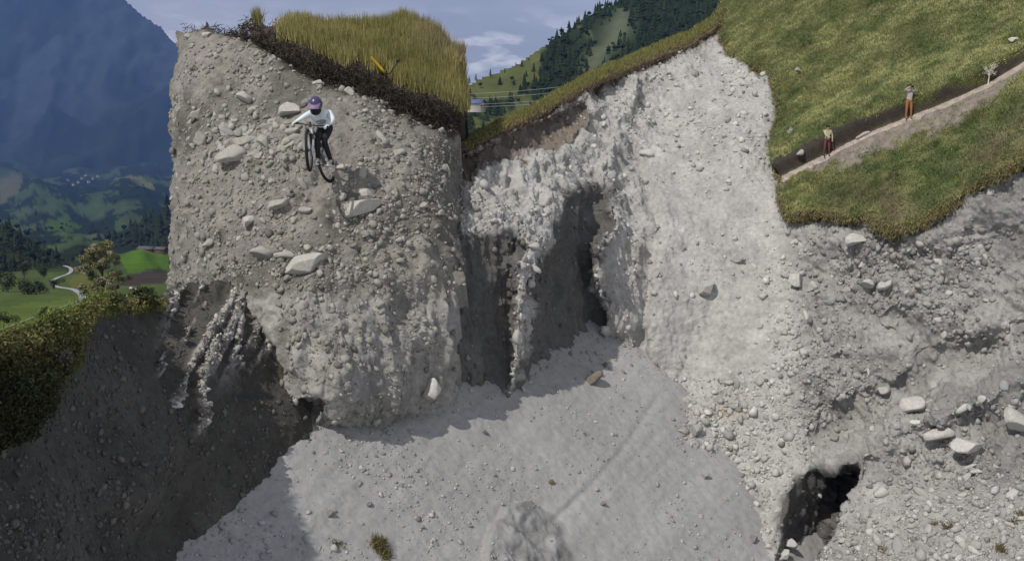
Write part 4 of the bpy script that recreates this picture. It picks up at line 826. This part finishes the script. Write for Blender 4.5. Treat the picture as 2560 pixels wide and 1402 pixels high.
for k, (x, y) in enumerate(vill):
    d = float(np.exp(np.interp(y, DY, np.log(DD)))) * .985; house(x, y, d, 5, 'tiny pale house of the cluster under the blue mountain', wall=M_wall, roof=[M_roof, M_wall2][k % 2], group='houses of the far village', rz=k * .7)
# power lines crossing the hillside
for k, (y0, y1, y2, lb) in enumerate([(236, 222, 150, 'uppermost thin power cable crossing the hillside'), (247, 234, 165, 'second thin power cable from the top on the hillside'), (262, 250, 186, 'third power cable, above the blue-roofed house'), (268, 258, 196, 'lowest power cable crossing the hillside meadow')]):
    xs = np.linspace(1060, 1760, 40); t = (xs - 1060) / 700; ys = y0 * (1 - t) ** 2 + 2 * t * (1 - t) * (y1 + 18) + t * t * y2
    tag(tubes('power_cable', [(P(xs, ys, np.full(40, 300.)), .05)], flat('cable_grey', (.32, .33, .33)), seg_=5), lb, 'cable', 'power cables over the hillside')
# pale stone heap by the tree
pp = P(np.array([330., 342, 352, 336]), np.array([722., 724, 726, 727]), np.array([200.] * 4)); o = scatter_rocks('stone_heap', pp, np.tile([0, 0, 1.], (4, 1)), np.array([.55, .5, .6, .45]), np.tile([.5, .48, .45], (4, 1)), T2, M_rock, seed=3); tag(o, 'small pale heap of stones in the field right of the lone tree', 'stone heap')

# ================================================================= PEOPLE AND THEIR THINGS
def skinned(name, verts, edges, rad, mats, part_of, parent, root=0, sub=2):
    me = bpy.data.meshes.new(name); me.from_pydata([tuple(v) for v in verts], edges, []); ob = bpy.data.objects.new(name, me); C.objects.link(ob)
    sk = ob.modifiers.new('skin', 'SKIN'); sk.use_smooth_shade = True
    for k, v in enumerate(me.skin_vertices[0].data):
        v.radius = (rad[k], rad[k]); v.use_root = (k == root)
    sb = ob.modifiers.new('sub', 'SUBSURF'); sb.levels = sub; sb.render_levels = sub
    dg = bpy.context.evaluated_depsgraph_get(); nm = bpy.data.meshes.new_from_object(ob.evaluated_get(dg)); bpy.data.objects.remove(ob)
    for m in mats: nm.materials.append(m)
    E = np.array([[verts[a], verts[b]] for a, b in edges]); pi = np.array([part_of[e] if e in part_of else 0 for e in range(len(edges))])
    for f in nm.polygons:
        c = np.array(f.center); ab = E[:, 1] - E[:, 0]; t = np.clip(((c - E[:, 0]) * ab).sum(1) / (ab * ab).sum(1), 0, 1); f.material_index = int(pi[np.argmin(np.linalg.norm(E[:, 0] + ab * t[:, None] - c, axis=1))]); f.use_smooth = True
    o = bpy.data.objects.new(name, nm); C.objects.link(o)
    if parent: o.parent = parent; o.matrix_parent_inverse = Matrix.Translation(parent.location).inverted()
    return o
def person(joints, cv, mats, parent, hands=True, scale=1.0):
    """joints: name -> (px,py,w) ; cv converts to world. mats: [shirt, trousers, skin, shoe]"""
    J = {k: cv(*v) for k, v in joints.items()}; u = scale
    names = ['pelvis', 'waist', 'chest', 'neck', 'head0', 'head1', 'shoL', 'elL', 'wrL', 'haL', 'shoR', 'elR', 'wrR', 'haR', 'hipL', 'knL', 'anL', 'toL', 'hipR', 'knR', 'anR', 'toR']
    R0 = dict(pelvis=.135, waist=.125, chest=.15, neck=.055, head0=.075, head1=.085, shoL=.075, elL=.05, wrL=.035, haL=.04, shoR=.075, elR=.05, wrR=.035, haR=.04, hipL=.10, knL=.065, anL=.045, toL=.04, hipR=.10, knR=.065, anR=.045, toR=.04)
    V = [J[n] for n in names]; ix = {n: k for k, n in enumerate(names)}; rad = [R0[n] * u for n in names]
    ed = [('pelvis', 'waist', 0), ('waist', 'chest', 0), ('chest', 'neck', 2), ('neck', 'head0', 2), ('head0', 'head1', 2), ('chest', 'shoL', 0), ('shoL', 'elL', 0), ('elL', 'wrL', 0), ('wrL', 'haL', 2), ('chest', 'shoR', 0), ('shoR', 'elR', 0), ('elR', 'wrR', 0), ('wrR', 'haR', 2),
          ('pelvis', 'hipL', 1), ('hipL', 'knL', 1), ('knL', 'anL', 1), ('anL', 'toL', 3), ('pelvis', 'hipR', 1), ('hipR', 'knR', 1), ('knR', 'anR', 1), ('anR', 'toR', 3)]
    E = [(ix[a], ix[b]) for a, b, _ in ed]; po = {k: e[2] for k, e in enumerate(ed)}
    if hands:
        for s in 'LR':
            h, wr = J['ha' + s], J['wr' + s]; f = h - wr; f /= np.linalg.norm(f); sd_ = np.cross(f, [0, 0, 1.]); sd_ /= np.linalg.norm(sd_); dn = np.cross(sd_, f); dn = dn if dn[2] < 0 else -dn
            for q, ln in ((-1.5, .75), (-.5, .95), (.5, 1.0), (1.5, .88)):
                b = h + f * .025 * u + sd_ * q * .021 * u; m = b + f * .045 * ln * u + dn * .012 * u; e = m + dn * .04 * ln * u - f * .005 * u; n0 = len(V)
                V += [b, m, e]; rad += [.0105 * u, .0095 * u, .008 * u]; base = len(E); E += [(ix['ha' + s], n0), (n0, n0 + 1), (n0 + 1, n0 + 2)]; po[base] = po[base + 1] = po[base + 2] = 2
            b = h - f * .02 * u + sd_ * .04 * u * (1 if s == 'L' else -1); e = b + (f * .03 + dn * .03) * u; n0 = len(V); V += [b, e]; rad += [.012 * u, .009 * u]; base = len(E); E += [(ix['ha' + s], n0), (n0, n0 + 1)]; po[base] = po[base + 1] = 2
    return skinned('body', V, E, rad, mats, po, parent, root=0), J
def ellipsoid(name, c, ax, mat, parent, n=3, cut=None, smooth=True):
    bm = bmesh.new(); bmesh.ops.create_icosphere(bm, subdivisions=n, radius=1); V = np.array([v.co[:] for v in bm.verts]); Fc = np.array([[v.index for v in f.verts] for f in bm.faces]); bm.free()
    if cut is not None:
        m = cut(V); Fc = Fc[m[Fc].all(1)]
    return mesh_np(name, V @ np.array(ax) + c, Fc, mat, parent=parent, smooth=smooth)
# --- mountain biker
dK_ = float(KN.at(826, 458)[0] @ FW); d0 = (dK_ - .15) / (1 + 75 / F); PXM = d0 / F      # metres per photo pixel at the rider
def cvr(x, y, w_): return P(x, y, d0 - w_ * PXM)
SC_R = 150 * PXM   # world metres for one body metre
M_white = flat('jersey_white', (.66, .72, .76), .8); M_black = flat('trousers_black', (.012, .012, .014), .7); M_glove = flat('glove_white', (.6, .62, .6), .8); M_shoe = flat('shoe_pale', (.4, .38, .35), .7)
M_helm = flat('helmet_purple', (.05, .04, .10), .3, .5); M_dark = flat('black_rubber', (.012, .012, .012), .7); M_metal = flat('frame_dark_metal', (.07, .075, .08), .3, .6); M_silver = flat('silver_metal', (.55, .56, .58), .3, .6); M_skin = flat('skin', (.36, .22, .16), .6); M_grey = flat('jersey_grey', (.22, .235, .25), .8)
base = cvr(812, 455, -40); rider = empty('person', base, label='mountain biker in white jersey, purple helmet and black trousers riding down the rubble', cat='person')
jr = dict(pelvis=(812, 322, -22), waist=(809, 310, -2), chest=(801, 290, 24), neck=(795, 278, 40), head0=(791, 268, 50), head1=(789, 260, 54), shoL=(776, 284, 34), elL=(757, 294, 46), wrL=(743, 303, 46), haL=(737, 306, 48), shoR=(824, 284, 26), elR=(833, 300, 36), wrR=(824, 310, 44), haR=(818, 313, 48),
          hipL=(803, 324, -14), knL=(793, 350, 22), anL=(795, 398, -2), toL=(786, 409, 14), hipR=(822, 323, -18), knR=(810, 352, 14), anR=(827, 402, -18), toR=(820, 412, 0))
body, JR = person(jr, cvr, [M_white, M_black, M_glove, M_shoe], rider, True, SC_R * .86)
hc = cvr(789, 261, 56); e1 = RT; e2 = np.array([0, -.93, -.36]); e3 = np.cross(e1, e2); e3 = e3 if e3[2] > 0 else -e3; hs = PXM
ellipsoid('helmet', hc, [e1 * 16.5 * hs, e2 * 20 * hs, e3 * 20 * hs], M_helm, rider)
ellipsoid('chin_guard', hc + e3 * (-13 * hs) + e2 * 6 * hs, [e1 * 13.5 * hs, e2 * 17 * hs, e3 * 12 * hs], M_dark, rider)
vis = [(-15, 12, 6), (15, 12, 6), (12, 30, -1), (-12, 30, -1)]; Vv = np.array([hc + (e1 * a + e2 * b + e3 * c) * hs for a, b, c in vis]); Vv = np.r_[Vv, Vv + e3 * 2 * hs]
mesh_np('visor', Vv, np.array([(0, 1, 2, 3), (4, 5, 6, 7), (0, 1, 5, 4), (1, 2, 6, 5), (2, 3, 7, 6), (3, 0, 4, 7)]), flat('visor_mauve', (.22, .15, .26), .5), parent=rider)
ellipsoid('goggles', hc + (e2 * 15 - e3 * 3.5) * hs, [e1 * 10.5 * hs, e2 * 6 * hs, e3 * 4.6 * hs], flat('goggle_lens', (.02, .015, .03), .1, .8), rider)
ellipsoid('jersey_print', (JR['chest'] + JR['waist']) / 2 + FW * (-.085) * SC_R - UP * .02, [RT * 14 * hs, FW * 6 * hs, UP * 13 * hs], M_grey, rider, cut=lambda V: V[:, 1] < .2)
# --- the bicycle
bike = empty('mountain_bike', base, label='dark full-suspension mountain bike ridden nose-up down the rubble slope', cat='bicycle')
def wheel(c, axle, R_px, nm):
    Rm = R_px * PXM; a = np.array(axle, float); a = a[0] * RT + a[1] * UP - a[2] * FW; a /= np.linalg.norm(a); u = np.cross(a, [0, 0, 1.]); u /= np.linalg.norm(u); v = np.cross(a, u); th = np.linspace(0, 2 * math.pi, 41)
    wroot = empty('wheel', c); wroot.parent = bike; wroot.matrix_parent_inverse = Matrix.Translation(bike.location).inverted()
    def ring(name, rr, tr, mat):
        V = []; n = 40; m = 8
        for k in range(n):
            dr = math.cos(th[k]) * u + math.sin(th[k]) * v
            for j in range(m):
                ph = 2 * math.pi * j / m; knob = 1 + (.12 if (k % 2 and name == 'tyre') else 0); V.append(c + dr * (rr + tr * knob * math.cos(ph)) + a * tr * 1.0 * math.sin(ph))
        Fq = [[k * m + j, k * m + (j + 1) % m, ((k + 1) % n) * m + (j + 1) % m, ((k + 1) % n) * m + j] for k in range(n) for j in range(m)]
        o = mesh_np(name, np.array(V), np.array(Fq), mat, smooth=True); o.parent = wroot; o.matrix_parent_inverse = Matrix.Translation(Vector(c)).inverted(); return o
    ring('tyre', Rm * .93, Rm * .075, M_dark); ring('rim', Rm * .83, Rm * .028, M_metal)
    sp = []
    for k in range(0, 20):
        dr = math.cos(k * math.pi / 10) * u + math.sin(k * math.pi / 10) * v; sp.append(([c + a * (.05 if k % 2 else -.05) * Rm, c + dr * Rm * .82], .006 * Rm))
    o = tubes('spokes', sp, M_silver, seg_=4); o.parent = wroot; o.matrix_parent_inverse = Matrix.Translation(Vector(c)).inverted()
    o = tubes('hub', [([c - a * .16 * Rm, c + a * .16 * Rm], .08 * Rm)], M_metal); o.parent = wroot; o.matrix_parent_inverse = Matrix.Translation(Vector(c)).inverted()
    o = tubes('brake_disc', [([c + a * .17 * Rm, c + a * .185 * Rm], .26 * Rm)], M_silver, seg_=20); o.parent = wroot; o.matrix_parent_inverse = Matrix.Translation(Vector(c)).inverted()
    return a
fw_c = cvr(772, 376, 66); rw_c = cvr(814, 409, -70)
af = wheel(fw_c, (.98, .04, -.08), 52, 'front'); ar = wheel(rw_c, (.90, .20, .20), 51, 'rear')
crown = cvr(774, 322, 46); top = cvr(775, 306, 40); bb = cvr(799, 398, -14); seatp = cvr(815, 348, -34); px_ = PXM
fk = []
for s in (-1, 1):
    fk += [([crown + af * s * 10 * px_ + (top - crown) * .7, crown + af * s * 10 * px_, (crown * .45 + fw_c * .55) + af * s * 10 * px_], 1.6 * px_)]
tubes('fork', fk + [([crown - af * 11 * px_, crown + af * 11 * px_], 2.2 * px_)], M_metal, bike)
tubes('fork_lower', [([(crown * .5 + fw_c * .5) + af * s * 10 * px_, fw_c + af * s * 10 * px_], [2.4 * px_, 2.8 * px_]) for s in (-1, 1)], M_silver, bike)
tubes('frame', [([top, crown], 3.4 * px_), ([crown, (crown + bb) / 2 + UP * -2 * px_, bb], [3.4 * px_, 3.6 * px_, 4 * px_]), ([top * .5 + crown * .5, cvr(806, 366, -24)], 2.6 * px_), ([bb, seatp], [3 * px_, 2.2 * px_])], M_metal, bike)
tubes('swingarm', [([bb, rw_c + ar * s * 8 * px_], [2.4 * px_, 1.8 * px_]) for s in (-1, 1)] + [([cvr(806, 368, -26), rw_c + ar * s * 8 * px_], [2 * px_, 1.5 * px_]) for s in (-1, 1)], M_silver, bike)
tubes('shock', [([cvr(792, 358, 8), cvr(803, 384, -14)], 2.6 * px_)], M_silver, bike)
ellipsoid('saddle', seatp + UP * 3 * px_, [RT * 7 * px_, FW * 16 * px_, UP * 3 * px_], M_dark, bike)
hb = [cvr(734, 308, 50), cvr(752, 309, 46), cvr(768, 313, 42), cvr(784, 314, 42), cvr(804, 315, 46), cvr(824, 317, 50)]
tubes('handlebar', [(hb, 1.5 * px_), ([hb[2] * .5 + hb[3] * .5, top], 2.4 * px_)], M_dark, bike)
for a, b in ((hb[0], hb[1]), (hb[5], hb[4])): tubes('grip', [([a, a * .35 + b * .65], 2.3 * px_)], M_dark, bike)
Vv = np.array([cvr(765, 318, 62), cvr(781, 318, 62), cvr(781, 334, 62), cvr(765, 334, 62)]); Vv = np.r_[Vv, Vv + FW * 1.5 * px_]
mesh_np('number_plate', Vv, np.array([(0, 1, 2, 3), (4, 5, 6, 7), (0, 1, 5, 4), (1, 2, 6, 5), (2, 3, 7, 6), (3, 0, 4, 7)]), flat('plate_pale', (.5, .52, .5)), parent=bike)
tubes('chainring', [([bb + ar * 8 * px_, bb + ar * 10 * px_], 12 * px_)], M_metal, bike, seg_=18)
for s, tgt in ((-1, cvr(788, 411, 8)), (1, cvr(822, 414, -6))):
    cr = tubes('crank', [([bb + ar * s * 9 * px_, tgt], 1.6 * px_)], M_metal, bike, seg_=6)
    pv = np.array([tgt + (a * RT * 9 + b * FW * 6 + c * UP * 1.3) * px_ for a in (-1, 1) for b in (-1, 1) for c in (-1, 1)]); mesh_np('pedal', pv, np.array([(0, 1, 3, 2), (4, 6, 7, 5), (0, 4, 5, 1), (2, 3, 7, 6), (0, 2, 6, 4), (1, 5, 7, 3)]), M_silver, parent=bike)

# --- people on the path
def hiker(fx, fy, hpx, pose, mats, hair, label, face=1):
    p0, _ = MD.at(fx, fy); d = float(p0 @ FW) - .12; k = d / F; u = hpx * k / 1.75
    def cv(x, y, w_): return P(fx, fy, d) + (RT * x + np.array([0, 0, 1.]) * y - np.array([0, 1., 0]) * w_) * u
    root = empty('person', P(fx, fy, d), label=label, cat='person'); b, J = person(pose, cv, mats, root, True, u * .95)
    h = (J['head0'] + J['head1']) / 2
    hz = np.array([0, 0, 1.]); fy_ = np.array([0, -1., 0])
    ellipsoid('hair', h + (hz * .045 - fy_ * face * .03) * u, [RT * .098 * u, fy_ * .115 * u, hz * .105 * u], hair, root)
    ellipsoid('nose', h + (fy_ * face * .105 - hz * .01) * u, [RT * .014 * u, fy_ * .02 * u, hz * .022 * u], M_skin, root, 2)
    return root, J, u, cv
stand = lambda **k: {**dict(pelvis=(0, .93, 0), waist=(0, 1.06, 0), chest=(0, 1.30, 0), neck=(0, 1.46, .01), head0=(0, 1.55, .03), head1=(0, 1.64, .03), shoL=(-.17, 1.38, 0), shoR=(.17, 1.38, 0), hipL=(-.09, .9, 0), hipR=(.09, .9, 0), knL=(-.11, .5, .03), knR=(.11, .5, .04), anL=(-.12, .08, 0), anR=(.14, .08, 0),
                           toL=(-.14, .03, .14), toR=(.17, .03, .14), elL=(-.24, 1.12, .02), wrL=(-.24, .92, .1), haL=(-.24, .85, .12), elR=(.24, 1.12, .02), wrR=(.24, .92, .1), haR=(.24, .85, .12)), **k}
M_org = flat('trousers_orange_brown', (.30, .13, .05), .85); M_top = flat('top_pale_grey', (.38, .36, .33), .85); M_olive = flat('shirt_pale_olive', (.40, .38, .24), .85); M_red = flat('trousers_dull_red', (.12, .045, .045), .85); M_hair = flat('hair_dark', (.015, .011, .009), .6); M_boot = flat('boot_dark', (.03, .025, .02), .7); M_boot2 = flat('boot_brown', (.2, .1, .05), .7)
a1, J1, u1, cv1 = hiker(2270, 299, 88, stand(elL=(-.30, 1.42, .16), wrL=(-.14, 1.58, .22), haL=(-.07, 1.62, .22), elR=(.30, 1.36, .16), wrR=(.15, 1.5, .22), haR=(.08, 1.56, .22)), [M_top, M_org, M_skin, M_boot2], M_hair, 'person in orange-brown trousers on the footpath, hands raised to the face')
cam_o = ellipsoid('camera_gadget', cv1(0, 1.6, .27), [RT * .08 * u1, FW * .04 * u1, UP * .05 * u1], M_dark, None, 2); tag(cam_o, 'small black camera held up by the person in orange-brown trousers', 'camera')
hiker(2066, 392, 80, stand(elL=(-.14, 1.14, .2), wrL=(.02, 1.05, .3), haL=(.08, 1.05, .3), knL=(-.13, .5, .05), anL=(-.16, .1, 0), elR=(.27, 1.12, .0), wrR=(.25, .92, .08)), [M_olive, M_red, M_skin, M_boot], M_hair, 'person in pale olive shirt and dull red trousers standing lower on the footpath')
def puff(px, py, w_px, label, colr=(.62, .6, .56), seed=0, group=None):
    p0, n0 = MD.at(px, py + w_px * .5); d = float(p0 @ FW) - .05; c = P(px, py, d); s = w_px / 2 * d / F; root = empty('flower_head', p0, label=label, cat='plant', group=group)
    leaf_cloud('seed_head', [c], [[s, s, s * .9]], 260, .03, colr, seed=seed, parent=root, shell=.2); tubes('stem', [([p0, (p0 + c) / 2 + .02, c], .012)], flat('stalk_tan', (.3, .26, .17)), root, 5)
GP = 'white seed heads beside the footpath'
puff(2289, 250, 15, 'larger white seed head right behind the orange-trousered person', seed=1, group=GP); puff(2250, 262, 12, 'smaller white seed head left of the orange-trousered person', seed=2, group=GP)
def dry_shrub(px, py, h_px, w_px, label):
    p0, n0 = MD.at(px, py); d = float(p0 @ FW) - .1; p0 = P(px, py, d); k = d / F; root = empty('dry_shrub', p0, label=label, cat='shrub'); rr = np.random.default_rng(9); lst = [([p0 - [0, 0, .05], p0 + np.array([.02, 0, h_px * .4 * k])], [.03, .02])]; b = p0 + np.array([.02, 0, h_px * .4 * k])
    tips = []
    for j in range(34):
        an = rr.uniform(0, 6.28); t = b + np.array([math.cos(an) * w_px * .5 * k * rr.uniform(.4, 1), math.sin(an) * w_px * .4 * k, h_px * k * rr.uniform(.1, .6)]); lst.append(([b, (b + t) / 2 + [0, 0, .05], t], [.018, .012, .006])); tips.append(t)
    tubes('stem', lst, flat('dry_wood_pale', (.5, .47, .4)), root, 5); leaf_cloud('twigs', tips, [[.07, .07, .09]] * 34, 10, .022, (.58, .56, .48), seed=4, parent=root)
dry_shrub(2470, 212, 52, 34, 'bleached dry shrub growing on the upper edge of the footpath')
dry_shrub(1972, 352, 30, 10, 'thin straw stalk standing in the meadow near the cliff rim')
boulder(MD, 2545, 126, 26, 12, 'cream stone lying in the grass at the right picture edge', k=3, colr=(.5, .46, .38), lift=.9); boulder(MD, 2002, 184, 16, 14, 'small grey stone in the meadow near the cliff corner', k=6, colr=(.33, .31, .30), lift=1.0)
boulder(MD, 2160, 338, 40, 12, 'pale rock outcrop in the bank above the path between the two people', k=9, rot=25, colr=(.36, .33, .30), lift=.4); boulder(MD, 2014, 402, 18, 16, 'grey stone by the path end at the cliff rim', k=5, colr=(.36, .35, .33), lift=.4)
# --- yellow peg and black rod on the knoll
k0 = KN.at(944, 172)[0]; dd = float(k0 @ FW) - .85; o = tubes('marker_peg', [([P(928, 143, dd), P(953, 172, dd), P(966, 187, dd + .45)], 3.4 * dd / F)], flat('peg_yellow', (.75, .50, .02), .5), seg_=10); tag(o, 'yellow marker peg leaning in the dry grass above the soil lip', 'marker peg')
rod = empty('bent_rod', P(972, 184, dd), label='black bent rod with a ball end sticking out above the soil lip', cat='rod')
tubes('shaft', [([P(962, 192, dd + .4), P(966, 186, dd), P(976, 184, dd), P(982, 172, dd), P(990, 164, dd), P(993, 155, dd)], 1.5 * dd / F)], M_dark, rod); ellipsoid('ball_end', P(994, 153, dd), [RT * 4.5 * dd / F, FW * 4.5 * dd / F, UP * 4.5 * dd / F], M_dark, rod, 2)
tubes('cross_piece', [([P(966, 178, dd), P(969, 187, dd)], 1.6 * dd / F)], M_dark, rod)

# ---------------------------------------------------------------- the air
def haze():
    V = np.array([(x, y, z) for x in (-9000, 9000) for y in (-60, 10500) for z in (-1500, 3600)], float); Fc = np.array([(0, 1, 3, 2), (4, 6, 7, 5), (0, 4, 5, 1), (2, 3, 7, 6), (0, 2, 6, 4), (1, 5, 7, 3)])
    m = bpy.data.materials.new('air'); m.use_nodes = True; t = m.node_tree; t.nodes.clear(); o = t.nodes.new('ShaderNodeOutputMaterial'); v = t.nodes.new('ShaderNodeVolumePrincipled'); v.inputs['Color'].default_value = (.20, .36, .84, 1); v.inputs['Density'].default_value = 7e-5; v.inputs['Anisotropy'].default_value = .0
    t.links.new(v.outputs[0], o.inputs['Volume']); ob = mesh_np('haze', V, Fc, m); ob['kind'] = 'stuff'
haze()
